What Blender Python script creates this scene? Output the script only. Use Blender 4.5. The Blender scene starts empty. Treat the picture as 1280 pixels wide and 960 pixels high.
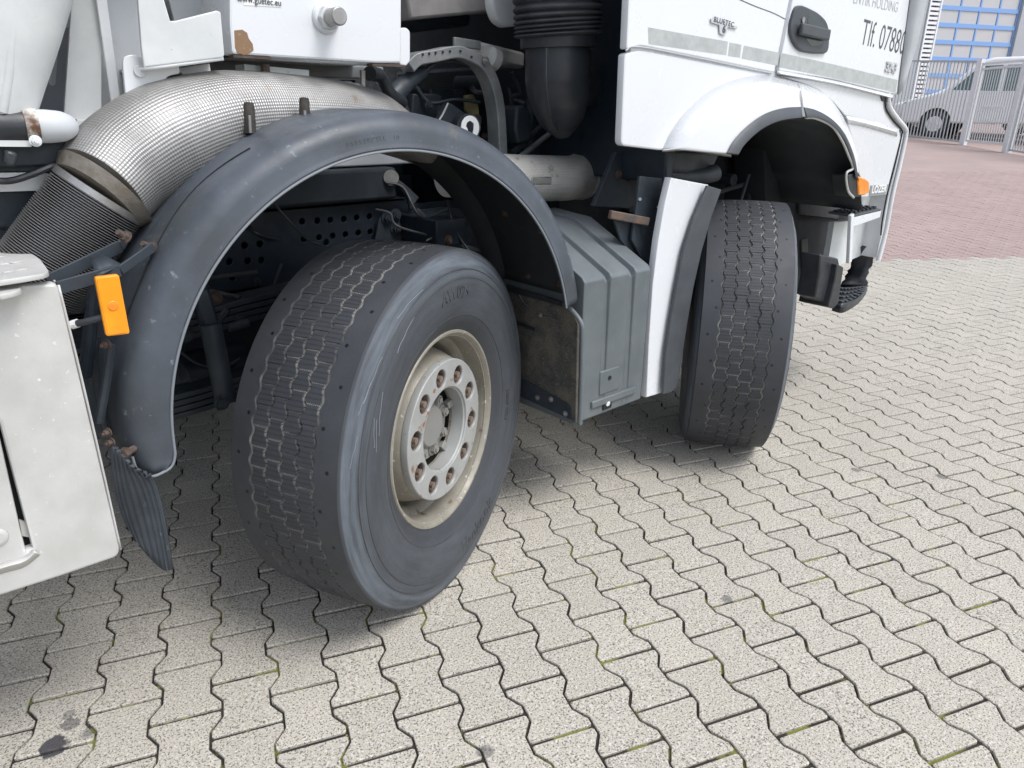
import bpy, bmesh, math, random
import numpy as np
from mathutils import Vector, Matrix, Quaternion
random.seed(7); rng = np.random.default_rng(7)
S = bpy.context.scene
COL = S.collection
rad = math.radians

# ------------------------------------------------------------------ camera
CAM = Vector((-1.05, -1.60, 1.46))          # metres; X = truck forward, Y = into the truck, Z = up
FPX, PITCH, ROLL, AZ = 905.0, 0.367, 0.0107, 0.722
Fv = Vector((math.sin(AZ)*math.cos(PITCH), math.cos(AZ)*math.cos(PITCH), -math.sin(PITCH)))
r0 = Vector((math.cos(AZ), -math.sin(AZ), 0)); u0 = r0.cross(Fv)
Rv = math.cos(ROLL)*r0 + math.sin(ROLL)*u0
Uv = -math.sin(ROLL)*r0 + math.cos(ROLL)*u0
cam = bpy.data.objects.new('camera', bpy.data.cameras.new('camera')); COL.objects.link(cam)
m = Matrix((Rv, Uv, -Fv)).transposed().to_4x4(); m.translation = CAM
cam.matrix_world = m
cam.data.sensor_width = 36; cam.data.lens = FPX/1280*36
cam.data.clip_start = 0.05; cam.data.clip_end = 500
S.camera = cam

# ------------------------------------------------------------------ light
SUN_EL, SUN_AZ = rad(58), rad(-72)          # azimuth of the sun measured from +X towards +Y
w = bpy.data.worlds.new('World'); S.world = w; w.use_nodes = True
nt = w.node_tree; bg = nt.nodes['Background']
sky = nt.nodes.new('ShaderNodeTexSky'); sky.sky_type = 'NISHITA'; sky.sun_disc = False
sky.sun_elevation = SUN_EL; sky.sun_rotation = math.pi/2 - SUN_AZ
sky.air_density = 1.0; sky.dust_density = 2.0; sky.ozone_density = 1.0; sky.altitude = 100
hs = nt.nodes.new('ShaderNodeHueSaturation'); hs.inputs['Saturation'].default_value = 0.5
nt.links.new(sky.outputs[0], hs.inputs['Color']); nt.links.new(hs.outputs[0], bg.inputs[0])
bg.inputs[1].default_value = 0.15
sl = bpy.data.lights.new('sun', 'SUN'); sl.energy = 1.5; sl.angle = rad(25); sl.color = (1, .995, .985)
so = bpy.data.objects.new('sun', sl); COL.objects.link(so)
sd = Vector((math.cos(SUN_EL)*math.cos(SUN_AZ), math.cos(SUN_EL)*math.sin(SUN_AZ), math.sin(SUN_EL)))
so.rotation_euler = sd.to_track_quat('Z', 'Y').to_euler()
S.view_settings.view_transform = 'Standard'; S.view_settings.look = 'None'
S.view_settings.exposure = 0.68; S.view_settings.gamma = 1.0
S.render.engine = 'CYCLES'

# ------------------------------------------------------------------ helpers
def at(px, py, X=None, Y=None, Z=None):
    """point where a sight line meets a real plane of the truck (used to read measurements)"""
    d = Fv + Rv*(px-640)/FPX - Uv*(py-480)/FPX
    if X is not None: t = (X-CAM.x)/d.x
    elif Y is not None: t = (Y-CAM.y)/d.y
    else: t = (Z-CAM.z)/d.z
    return CAM + d*t

def tag(o, label=None, cat=None, group=None, kind=None):
    if label: o['label'] = label
    if cat: o['category'] = cat
    if group: o['group'] = group
    if kind: o['kind'] = kind
    return o

def empty(name, loc=(0,0,0), rz=0, parent=None):
    o = bpy.data.objects.new(name, None); COL.objects.link(o)
    o.location = loc; o.rotation_euler = (0,0,rz); o.empty_display_size = .1
    if parent: o.parent = parent
    return o

def link(name, me, mat=None, parent=None, smooth=35, bevel=0, solid=0, sub=0, seg=2):
    o = bpy.data.objects.new(name, me); COL.objects.link(o)
    if mat is not None and not me.materials:
        me.materials.append(mat)
    if smooth and len(me.polygons):
        me.polygons.foreach_set('use_smooth', [True]*len(me.polygons))
        me.set_sharp_from_angle(angle=rad(smooth))
    if parent: o.parent = parent
    if solid:
        md = o.modifiers.new('t','SOLIDIFY'); md.thickness = solid; md.offset = -1
    if sub:
        md = o.modifiers.new('s','SUBSURF'); md.levels = sub; md.render_levels = sub
    if bevel:
        md = o.modifiers.new('b','BEVEL'); md.width = bevel; md.segments = seg; md.limit_method = 'ANGLE'; md.angle_limit = rad(30)
        md.harden_normals = False
    return o

class MB:
    def __init__(s): s.v=[]; s.f=[]; s.uv={}
    def add(s, vs, fs):
        n=len(s.v); s.v += [tuple(v) for v in vs]; s.f += [tuple(i+n for i in f) for f in fs]; return n
    def box(s, x0,x1,y0,y1,z0,z1):
        vs=[(x,y,z) for x in (x0,x1) for y in (y0,y1) for z in (z0,z1)]
        s.add(vs,[(0,1,3,2),(4,6,7,5),(0,4,5,1),(2,3,7,6),(0,2,6,4),(1,5,7,3)])
        return s
    def bar(s, a, b, w, h=None, up=(0,0,1)):
        a=Vector(a); b=Vector(b); h=h or w; d=(b-a).normalized(); up=Vector(up)
        if abs(d.dot(up))>.98: up=Vector((1,0,0))
        x=d.cross(up).normalized(); y=x.cross(d).normalized()
        vs=[p+x*i*w/2+y*j*h/2 for p in (a,b) for i,j in ((-1,-1),(1,-1),(1,1),(-1,1))]
        s.add(vs,[(3,2,1,0),(4,5,6,7),(0,1,5,4),(1,2,6,5),(2,3,7,6),(3,0,4,7)])
        return s
    def cyl(s, a, b, r0, r1=None, n=16, caps=True):
        a=Vector(a); b=Vector(b); r1=r0 if r1 is None else r1
        d=(b-a).normalized(); up=Vector((0,0,1)) if abs(d.z)<.9 else Vector((1,0,0))
        x=d.cross(up).normalized(); y=x.cross(d).normalized()
        vs=[p+(x*math.cos(2*math.pi*k/n)+y*math.sin(2*math.pi*k/n))*r for p,r in ((a,r0),(b,r1)) for k in range(n)]
        fs=[(k,(k+1)%n,n+(k+1)%n,n+k) for k in range(n)]
        if caps: fs+=[tuple(reversed(range(n))),tuple(range(n,2*n))]
        s.add(vs,fs); return s
    def prism(s, pts, thick):
        """pts: 3D polygon; thick: vector"""
        n=len(pts); t=Vector(thick)
        vs=[Vector(p) for p in pts]+[Vector(p)+t for p in pts]
        s.add(vs,[tuple(range(n)),tuple(reversed(range(n,2*n)))]+[(k,n+k,n+(k+1)%n,(k+1)%n) for k in range(n)])
        return s
    def mesh(s, name):
        me=bpy.data.meshes.new(name); me.from_pydata([tuple(v) for v in s.v],[],s.f); me.validate()
        bm=bmesh.new(); bm.from_mesh(me); bmesh.ops.recalc_face_normals(bm,faces=bm.faces); bm.to_mesh(me); bm.free()
        me.update(); return me
    def obj(s, name, mat, parent=None, **k): return link(name, s.mesh(name), mat, parent, **k)

def spline(pts, n):
    """Catmull-Rom through 3D points"""
    P=[Vector(p) for p in pts]; P=[2*P[0]-P[1]]+P+[2*P[-1]-P[-2]]; out=[]
    m=len(P)-3
    for k in range(n):
        t=k/(n-1)*m; i=min(int(t),m-1); t-=i
        a,b,c,d=P[i:i+4]
        out.append(.5*((2*b)+(c-a)*t+(2*a-5*b+4*c-d)*t*t+(-a+3*b-3*c+d)*t**3))
    return out

def tube(name, pts, r, mat, parent=None, n=16, res=None, caps=True, smooth=40, rfun=None, squash=None):
    """swept round tube with UVs in metres; r number or list"""
    res=res or max(8,len(pts)*6)
    P=spline(pts,res) if len(pts)>2 else [Vector(pts[0]).lerp(Vector(pts[1]),k/(res-1)) for k in range(res)]
    if isinstance(r,(list,tuple)):
        rr=[float(np.interp(k/(res-1),np.linspace(0,1,len(r)),r)) for k in range(res)]
    else: rr=[r]*res
    if rfun: rr=[rfun(k/(res-1),q) for k,q in enumerate(rr)]
    T=[(P[min(k+1,res-1)]-P[max(k-1,0)]).normalized() for k in range(res)]
    nrm=T[0].orthogonal().normalized()
    if abs(T[0].z)<.9: nrm=(Vector((0,0,1))-T[0]*T[0].z).normalized()
    vs=[];s=0;ss=[]
    for k in range(res):
        if k:
            q=T[k-1].rotation_difference(T[k]); nrm=(q@nrm).normalized(); s+=(P[k]-P[k-1]).length
        ss.append(s); b=T[k].cross(nrm)
        for j in range(n):
            a=2*math.pi*j/n; vs.append(P[k]+(nrm*math.cos(a)*(squash or 1)+b*math.sin(a))*rr[k])
    fs=[(k*n+j,k*n+(j+1)%n,(k+1)*n+(j+1)%n,(k+1)*n+j) for k in range(res-1) for j in range(n)]
    nf=len(fs)
    if caps: fs+=[tuple(range(n)),tuple(reversed(range((res-1)*n,res*n)))]
    me=bpy.data.meshes.new(name); me.from_pydata([tuple(v) for v in vs],[],fs)
    uv=me.uv_layers.new(name='UVMap'); rm=sum(rr)/len(rr); d=[]
    for k in range(res-1):
        for j in range(n):
            for (a,b2) in ((k,j),(k,j+1),(k+1,j+1),(k+1,j)): d+= [ss[a], b2/n*2*math.pi*rm]
    d+=[0,0]*(len(me.loops)-len(d)//2); uv.data.foreach_set('uv',d)
    me.flip_normals() if False else None
    bm=bmesh.new(); bm.from_mesh(me); bmesh.ops.recalc_face_normals(bm,faces=bm.faces); bm.to_mesh(me); bm.free()
    return link(name,me,mat,parent,smooth=smooth)

def lathe(prof, n=64, a0=0, a1=2*math.pi, uvs=False):
    """prof (r, y): revolve about the local Y axis; returns MB"""
    m=MB(); full=abs(a1-a0-2*math.pi)<1e-6; N=n if full else n+1
    vs=[(r*math.cos(a0+(a1-a0)*k/n), y, r*math.sin(a0+(a1-a0)*k/n)) for k in range(N) for r,y in prof]
    p=len(prof); fs=[]
    for k in range(n):
        k2=(k+1)%N
        for j in range(p-1): fs.append((k*p+j,k*p+j+1,k2*p+j+1,k2*p+j))
    m.add(vs,fs); return m

def curve_mesh(name, splines, extrude, bevel=0, res=2):
    """flat filled shape with holes -> mesh in XY, thickness along Z centred"""
    c=bpy.data.curves.new(name,'CURVE'); c.dimensions='2D'; c.fill_mode='BOTH'; c.extrude=extrude; c.bevel_depth=bevel; c.bevel_resolution=res
    if bevel: c.offset=-bevel
    for pts in splines:
        sp=c.splines.new('POLY'); sp.points.add(len(pts)-1)
        for p,q in zip(sp.points,pts): p.co=(q[0],q[1],0,1)
        sp.use_cyclic_u=True
    o=bpy.data.objects.new('tmp',c)
    me=bpy.data.meshes.new_from_object(o); me.name=name
    bpy.data.objects.remove(o); return me

def circ(cx,cy,r,n=14,ry=None): return [(cx+r*math.cos(2*math.pi*k/n),cy+(ry or r)*math.sin(2*math.pi*k/n)) for k in range(n)]

XZ = Matrix(((1,0,0,0),(0,0,-1,0),(0,1,0,0),(0,0,0,1)))   # XY drawing -> XZ plane (front faces -Y)
def plate(name, outline, Y, thick, mat, parent, holes=(), bevel=.0015, **k):
    """plate in the XZ plane whose outer face is at Y; outline/holes in (x, z)"""
    me=curve_mesh(name,[outline]+list(holes),max(thick/2-bevel,.0003),bevel,1)
    me.transform(Matrix.Translation((0,Y+thick/2,0))@XZ)
    return link(name,me,mat,parent,**k)
def px(pts, Y): return [(p.x,p.z) for p in (at(a,b,Y=Y) for a,b in pts)]
def rpoly(pts, r, n=4):
    """round the corners of a 2D polygon"""
    out=[]; N=len(pts)
    for i in range(N):
        p=Vector(pts[i]); a=Vector(pts[i-1])-p; b=Vector(pts[(i+1)%N])-p
        rr=r[i] if isinstance(r,(list,tuple)) else r
        if rr<=0: out.append(tuple(p)); continue
        la=min(rr,a.length*.45); lb=min(rr,b.length*.45); A=p+a.normalized()*la; B=p+b.normalized()*lb
        for k in range(n+1):
            t=k/n; out.append(tuple(A*(1-t)**2+p*2*t*(1-t)+B*t*t))
    return out

def loft(name, rows, mat, parent, n=24, solid=0.003, smooth=50, **k):
    R=[]
    for r in rows: R.append(spline(r,n) if len(r)>2 else [Vector(r[0]).lerp(Vector(r[1]),t/(n-1)) for t in range(n)])
    m=MB(); m.add([p for r in R for p in r],[(i*n+j,i*n+j+1,(i+1)*n+j+1,(i+1)*n+j) for i in range(len(R)-1) for j in range(n-1)])
    return m.obj(name,mat,parent,smooth=smooth,solid=solid,**k)

def text_mesh(body, size, extrude=.0006, bold=0, space=1.0, width=1.0):
    c=bpy.data.curves.new('t','FONT'); c.body=body; c.size=size; c.extrude=extrude; c.offset=bold; c.align_x='CENTER'; c.space_character=space
    c.resolution_u=3
    o=bpy.data.objects.new('t',c); me=bpy.data.meshes.new_from_object(o); bpy.data.objects.remove(o)
    if width!=1: me.transform(Matrix.Diagonal((width,1,1,1)))
    return me
def text_on(name, body, size, p, ex, mat, parent, nrm=(0,-1,0), **k):
    me=text_mesh(body,size,**k); ex=Vector(ex).normalized(); nz=Vector(nrm).normalized(); ey=nz.cross(ex).normalized(); nz=ex.cross(ey)
    M=Matrix((ex,ey,nz)).transposed().to_4x4(); M.translation=Vector(p); me.transform(M)
    return link(name,me,mat,parent,smooth=0)

def hexbolt(m, c, d, r=.012, h=.01, wash=True):
    c=Vector(c); d=Vector(d).normalized()
    if wash: m.cyl(c, c+d*.003, r*1.45, n=14)
    m.cyl(c+d*.003, c+d*h, r, n=6); m.cyl(c+d*h, c+d*(h+.005), r*.55, n=8)

# ------------------------------------------------------------------ materials
def mat(name, col, rough=.5, metal=0, col2=None, nscale=6, namt=.5, bump=0, bscale=200, rvar=0, spots=None, coat=0, coords='Object', stretch=None):
    """principled with broad colour variation (col..col2), fine bump and dirt spots (colour, scale, threshold, softness)"""
    M=bpy.data.materials.new(name); M.use_nodes=True; T=M.node_tree; N=T.nodes; L=T.links
    b=N['Principled BSDF']; b.inputs['Roughness'].default_value=rough; b.inputs['Metallic'].default_value=metal
    if coat: b.inputs['Coat Weight'].default_value=coat; b.inputs['Coat Roughness'].default_value=.08
    tc=N.new('ShaderNodeTexCoord'); src=None if coords=='World' else tc.outputs[coords]
    if coords=='World':
        g=N.new('ShaderNodeNewGeometry'); src=g.outputs['Position']
    if stretch:
        mp=N.new('ShaderNodeMapping'); mp.inputs['Scale'].default_value=stretch; L.new(src,mp.inputs[0]); src=mp.outputs[0]
    c4=lambda c:(c[0],c[1],c[2],1)
    def noise(sc,det=5,r=.6):
        n=N.new('ShaderNodeTexNoise'); n.inputs['Scale'].default_value=sc; n.inputs['Detail'].default_value=det; n.inputs['Roughness'].default_value=r
        L.new(src,n.inputs['Vector']); return n
    def ramp(s,a,bb):
        r=N.new('ShaderNodeMapRange'); r.interpolation_type='SMOOTHSTEP'; r.inputs[1].default_value=a; r.inputs[2].default_value=bb; L.new(s,r.inputs[0]); return r.outputs[0]
    def mix(fac,a,bb):
        x=N.new('ShaderNodeMix'); x.data_type='RGBA'
        if isinstance(fac,float): x.inputs[0].default_value=fac
        else: L.new(fac,x.inputs[0])
        for s,v in ((x.inputs[6],a),(x.inputs[7],bb)):
            if isinstance(v,tuple): s.default_value=c4(v)
            else: L.new(v,s)
        return x.outputs[2]
    cur=tuple(col)
    if col2:
        n=noise(nscale); cur=mix(ramp(n.outputs[0],.5-namt/2,.5+namt/2),cur,tuple(col2))
    if spots:
        for (sc_,scale,th,soft) in spots:
            n=noise(scale,6,.65); cur=mix(ramp(n.outputs[0],th,th+soft),cur,tuple(sc_))
    if isinstance(cur,tuple): b.inputs['Base Color'].default_value=c4(cur)
    else: L.new(cur,b.inputs['Base Color'])
    if rvar:
        n=noise(nscale*3); r=N.new('ShaderNodeMapRange'); r.inputs[1].default_value=.3; r.inputs[2].default_value=.7
        r.inputs[3].default_value=rough-rvar; r.inputs[4].default_value=rough+rvar; L.new(n.outputs[0],r.inputs[0]); L.new(r.outputs[0],b.inputs['Roughness'])
    if bump:
        n=noise(bscale,4); bp=N.new('ShaderNodeBump'); bp.inputs['Strength'].default_value=bump; bp.inputs['Distance'].default_value=.002
        L.new(n.outputs[0],bp.inputs['Height']); L.new(bp.outputs[0],b.inputs['Normal'])

    return M
def nodes(M): T=M.node_tree; return T,T.nodes,T.links,T.nodes['Principled BSDF']
def math_(T,op,a,b=None,c=None):
    n=T.nodes.new('ShaderNodeMath'); n.operation=op
    for i,v in enumerate((a,b,c)):
        if v is None: continue
        if isinstance(v,(int,float)): n.inputs[i].default_value=v
        else: T.links.new(v,n.inputs[i])
    return n.outputs[0]

WHITE = mat('white_paint',(.72,.735,.75),.26,0,(.70,.715,.735),2,.9,.02,300,.06,coat=.3)
WHITE_D = mat('white_paint_dusty',(.70,.71,.70),.5,0,(.56,.58,.58),7,.5,.08,160,.1,spots=[((.33,.33,.32),55,.70,.05),((.25,.13,.06),90,.76,.03)])
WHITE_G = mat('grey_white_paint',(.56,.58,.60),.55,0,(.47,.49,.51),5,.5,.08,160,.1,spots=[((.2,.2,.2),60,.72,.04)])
ALU = mat('dusty_aluminium',(.60,.595,.575),.5,.15,(.50,.495,.47),9,.45,.12,180,.1,spots=[((.74,.73,.69),60,.64,.05)])
STRIPE = mat('grey_stripe',(.38,.40,.39),.5,0,(.46,.48,.47),30,.4,.15,260)
RUBBER = mat('black_rubber',(.028,.031,.036),.6,0,(.055,.06,.066),14,.5,.3,220)
FENDER = mat('fender_plastic',(.048,.055,.064),.45,0,(.080,.094,.115),5,.4,.2,260,.1,spots=[((.12,.145,.175),8,.60,.16),((.12,.11,.09),9,.62,.12),((.17,.195,.22),38,.62,.10),((.28,.30,.32),90,.70,.04)])
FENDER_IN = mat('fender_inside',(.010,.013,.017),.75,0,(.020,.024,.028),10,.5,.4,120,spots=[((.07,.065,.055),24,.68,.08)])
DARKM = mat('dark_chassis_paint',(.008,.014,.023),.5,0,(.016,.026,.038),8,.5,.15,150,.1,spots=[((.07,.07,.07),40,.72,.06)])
DARKM2 = mat('black_paint_dusty',(.020,.028,.038),.55,0,(.036,.045,.055),10,.5,.15,150,.1,spots=[((.11,.11,.10),40,.68,.08)])
BLACKP = mat('black_plastic',(.020,.023,.027),.42,0,(.036,.040,.046),12,.5,.2,240,.08)
TRIM = mat('grey_trim',(.055,.062,.070),.5,0,(.075,.082,.090),10,.5,.12,400)
BOXG = mat('grey_box_plastic',(.105,.122,.130),.45,0,(.14,.158,.165),8,.5,.2,300,.06,spots=[((.04,.045,.05),50,.70,.03),((.24,.26,.27),12,.66,.2)])
STEEL = mat('bare_steel',(.42,.42,.41),.4,.7,(.3,.29,.28),20,.5,.2,200,.1)
GALV = mat('galvanised',(.64,.66,.67),.5,.1,(.74,.75,.76),20,.5,.2,100)
RUST = mat('rusty_steel',(.055,.034,.026),.85,.1,(.12,.09,.075),40,.6,.5,150)
RIMC = mat('cream_rim',(.31,.29,.24),.5,.1,(.22,.20,.165),10,.55,.25,160,.1,spots=[((.14,.085,.05),26,.60,.10),((.55,.52,.46),60,.62,.06),((.07,.05,.035),70,.68,.04)])
RIMW = mat('silver_rim_ring',(.39,.40,.39),.45,.15,(.33,.33,.315),12,.55,.2,200,.08,spots=[((.24,.13,.07),22,.60,.08)])
HUBG = mat('hub_grey',(.24,.24,.23),.55,.2,(.26,.25,.23),20,.5,.3,160)
NUT = mat('nut_rust',(.15,.10,.07),.7,.2,(.26,.22,.18),50,.5,.4,200)
ORANGE = mat('orange_reflector',(.95,.36,.012),.3,0,(.90,.30,.01),30,.5,.1,300,coat=.5)
ORANGE2 = mat('orange_lens',(.95,.22,.02),.15,0,(1.0,.38,.04),60,.5,.4,120,coat=.8)
GALVB = mat('fence_zinc',(.36,.385,.40),.5,.1,(.45,.47,.48),20,.5,.2,100)
GALV2 = mat('nameplate_grey',(.25,.26,.26),.5)
CHROME = mat('badge_chrome',(.52,.53,.55),.3,.15)
INK = mat('dark_lettering',(.08,.085,.09),.5)
INKG = mat('faded_lettering',(.42,.43,.44),.5)
INKW = mat('white_lettering',(.8,.8,.8),.5)
STICK = mat('sticker_white',(.84,.85,.84),.4)
GASKET = mat('gap_dark',(.01,.011,.012),.8)
GLASSD = mat('dark_glass',(.02,.03,.035),.08,0)
CLAY = mat('bare_primer_patch',(.25,.155,.09),.85,0,(.26,.16,.09),60,.5,.5,120,spots=[((.36,.25,.16),90,.6,.05)])
CHIPS = mat('stone_chip_liner',(.035,.038,.040),.85,0,(.12,.108,.085),16,.5,.5,260,spots=[((.26,.23,.17),230,.60,.05),((.02,.02,.02),140,.62,.05)])

# exhaust shield: embossed aluminium foil, relief from UVs in metres
def dimple(name, col, col2, pitch=.0075, stren=.55, rough=.42, metal=.75):
    M=mat(name,col,rough,metal,col2,7,.5,0,200,.08,spots=[((.26,.20,.12),9,.60,.14),((.05,.045,.04),70,.68,.03)])
    T,N,L,b=nodes(M); uv=N.new('ShaderNodeTexCoord'); sp=N.new('ShaderNodeSeparateXYZ'); L.new(uv.outputs['UV'],sp.inputs[0])
    k=2*math.pi/pitch
    a=math_(T,'SINE',math_(T,'MULTIPLY',math_(T,'ADD',sp.outputs[0],sp.outputs[1]),k*.7)); c=math_(T,'SINE',math_(T,'MULTIPLY',math_(T,'SUBTRACT',sp.outputs[0],sp.outputs[1]),k*.7))
    h=math_(T,'MULTIPLY',a,c)
    bp=N.new('ShaderNodeBump'); bp.inputs['Strength'].default_value=stren; bp.inputs['Distance'].default_value=.002; L.new(h,bp.inputs['Height']); L.new(bp.outputs[0],b.inputs['Normal'])
    return M
FOIL = dimple('embossed_foil',(.29,.285,.275),(.43,.42,.405),.0094,.4,.45,.6)
FOIL2 = dimple('embossed_foil_dull',(.58,.57,.53),(.66,.65,.61),.009,.5,.5,.5)

# tyre tread rubber: dust in the grooves, sipes across the blocks
def tyre_mat():
    M=mat('tyre_rubber',(.034,.037,.043),.6,0,(.050,.054,.061),6,.5,0,200,.06)
    T,N,L,b=nodes(M); at_=N.new('ShaderNodeAttribute'); at_.attribute_name='groove'; kind=N.new('ShaderNodeAttribute'); kind.attribute_name='zone'
    uv=N.new('ShaderNodeTexCoord'); sp=N.new('ShaderNodeSeparateXYZ'); L.new(uv.outputs['UV'],sp.inputs[0])
    u,v=sp.outputs[0],sp.outputs[1]
    # sipes: 4 thin wavy cuts per block
    wav=math_(T,'MULTIPLY',math_(T,'SINE',math_(T,'MULTIPLY',v,1100)),.03)
    fr=math_(T,'FRACT',math_(T,'ADD',math_(T,'MULTIPLY',math_(T,'ADD',u,wav),4),.5))
    line=math_(T,'LESS_THAN',math_(T,'ABSOLUTE',math_(T,'SUBTRACT',fr,.5)),.065)
    cen=math_(T,'LESS_THAN',math_(T,'ABSOLUTE',v),.093)
    sip=math_(T,'MULTIPLY',math_(T,'MULTIPLY',line,cen),kind.outputs['Fac'])
    # pin holes in the shoulder ribs
    du=math_(T,'MULTIPLY',math_(T,'SUBTRACT',math_(T,'FRACT',math_(T,'MULTIPLY',u,.5)),.5),2*.051)
    sgn=math_(T,'GREATER_THAN',math_(T,'FRACT',math_(T,'MULTIPLY',u,.25)),.5)
    dv=math_(T,'SUBTRACT',math_(T,'ABSOLUTE',v),math_(T,'ADD',math_(T,'MULTIPLY',sgn,.022),.114))
    dd=math_(T,'SQRT',math_(T,'ADD',math_(T,'MULTIPLY',du,du),math_(T,'MULTIPLY',dv,dv)))
    pin=math_(T,'MULTIPLY',math_(T,'LESS_THAN',dd,.0052),kind.outputs['Fac'])
    blk=math_(T,'MAXIMUM',sip,pin)
    old=b.inputs['Base Color'].links[0].from_socket
    def mix(f,a,c):
        x=N.new('ShaderNodeMix'); x.data_type='RGBA'; L.new(f,x.inputs[0]); L.new(a,x.inputs[6]); x.inputs[7].default_value=(*c,1); return x.outputs[2]
    # scuffed sidewall band (wear polished grey) by zone 2..3 attribute 'wear'
    wear=N.new('ShaderNodeAttribute'); wear.attribute_name='wear'
    nz=N.new('ShaderNodeTexNoise'); nz.inputs['Scale'].default_value=9; nz.inputs['Detail'].default_value=8; nz.inputs['Roughness'].default_value=.7
    so_=N.new('ShaderNodeSeparateXYZ'); L.new(uv.outputs['Object'],so_.inputs[0])
    rr_=math_(T,'SQRT',math_(T,'ADD',math_(T,'MULTIPLY',so_.outputs[0],so_.outputs[0]),math_(T,'MULTIPLY',so_.outputs[2],so_.outputs[2])))
    cx3=N.new('ShaderNodeCombineXYZ'); L.new(math_(T,'MULTIPLY',u,.022),cx3.inputs[0]); L.new(math_(T,'MULTIPLY',rr_,4.5),cx3.inputs[1]); L.new(cx3.outputs[0],nz.inputs['Vector'])
    wr=N.new('ShaderNodeMapRange'); wr.inputs[1].default_value=.38; wr.inputs[2].default_value=.62; L.new(nz.outputs[0],wr.inputs[0])
    wf=math_(T,'MULTIPLY',wear.outputs['Fac'],math_(T,'ADD',math_(T,'MULTIPLY',wr.outputs[0],.75),.25))
    c1=mix(wf,old,(.125,.145,.17))
    nz2=N.new('ShaderNodeTexNoise'); nz2.inputs['Scale'].default_value=7; nz2.inputs['Detail'].default_value=4; L.new(uv.outputs['Object'],nz2.inputs['Vector'])
    g2=N.new('ShaderNodeMapRange'); g2.inputs[1].default_value=.42; g2.inputs[2].default_value=.58; L.new(nz2.outputs[0],g2.inputs[0])
    gf=math_(T,'MULTIPLY',at_.outputs['Fac'],math_(T,'ADD',math_(T,'MULTIPLY',g2.outputs[0],.75),.2))
    c2=mix(gf,c1,(.34,.33,.305))
    c3=mix(blk,c2,(.004,.004,.005))
    L.new(c3,b.inputs['Base Color'])
    n=N.new('ShaderNodeTexNoise'); n.inputs['Scale'].default_value=240; n.inputs['Detail'].default_value=4; L.new(uv.outputs['Object'],n.inputs['Vector'])
    h=math_(T,'SUBTRACT',math_(T,'MULTIPLY',n.outputs[0],.6),math_(T,'MULTIPLY',blk,1.2))
    bp=N.new('ShaderNodeBump'); bp.inputs['Strength'].default_value=.5; bp.inputs['Distance'].default_value=.0015; L.new(h,bp.inputs['Height']); L.new(bp.outputs[0],b.inputs['Normal'])
    return M
TYRE=tyre_mat()
SCRATCH=mat('pale_scratch',(.20,.22,.25),.7)
LETTER=mat('tyre_lettering',(.04,.043,.047),.6,0,(.065,.068,.072),20,.5,.2,200)

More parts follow.
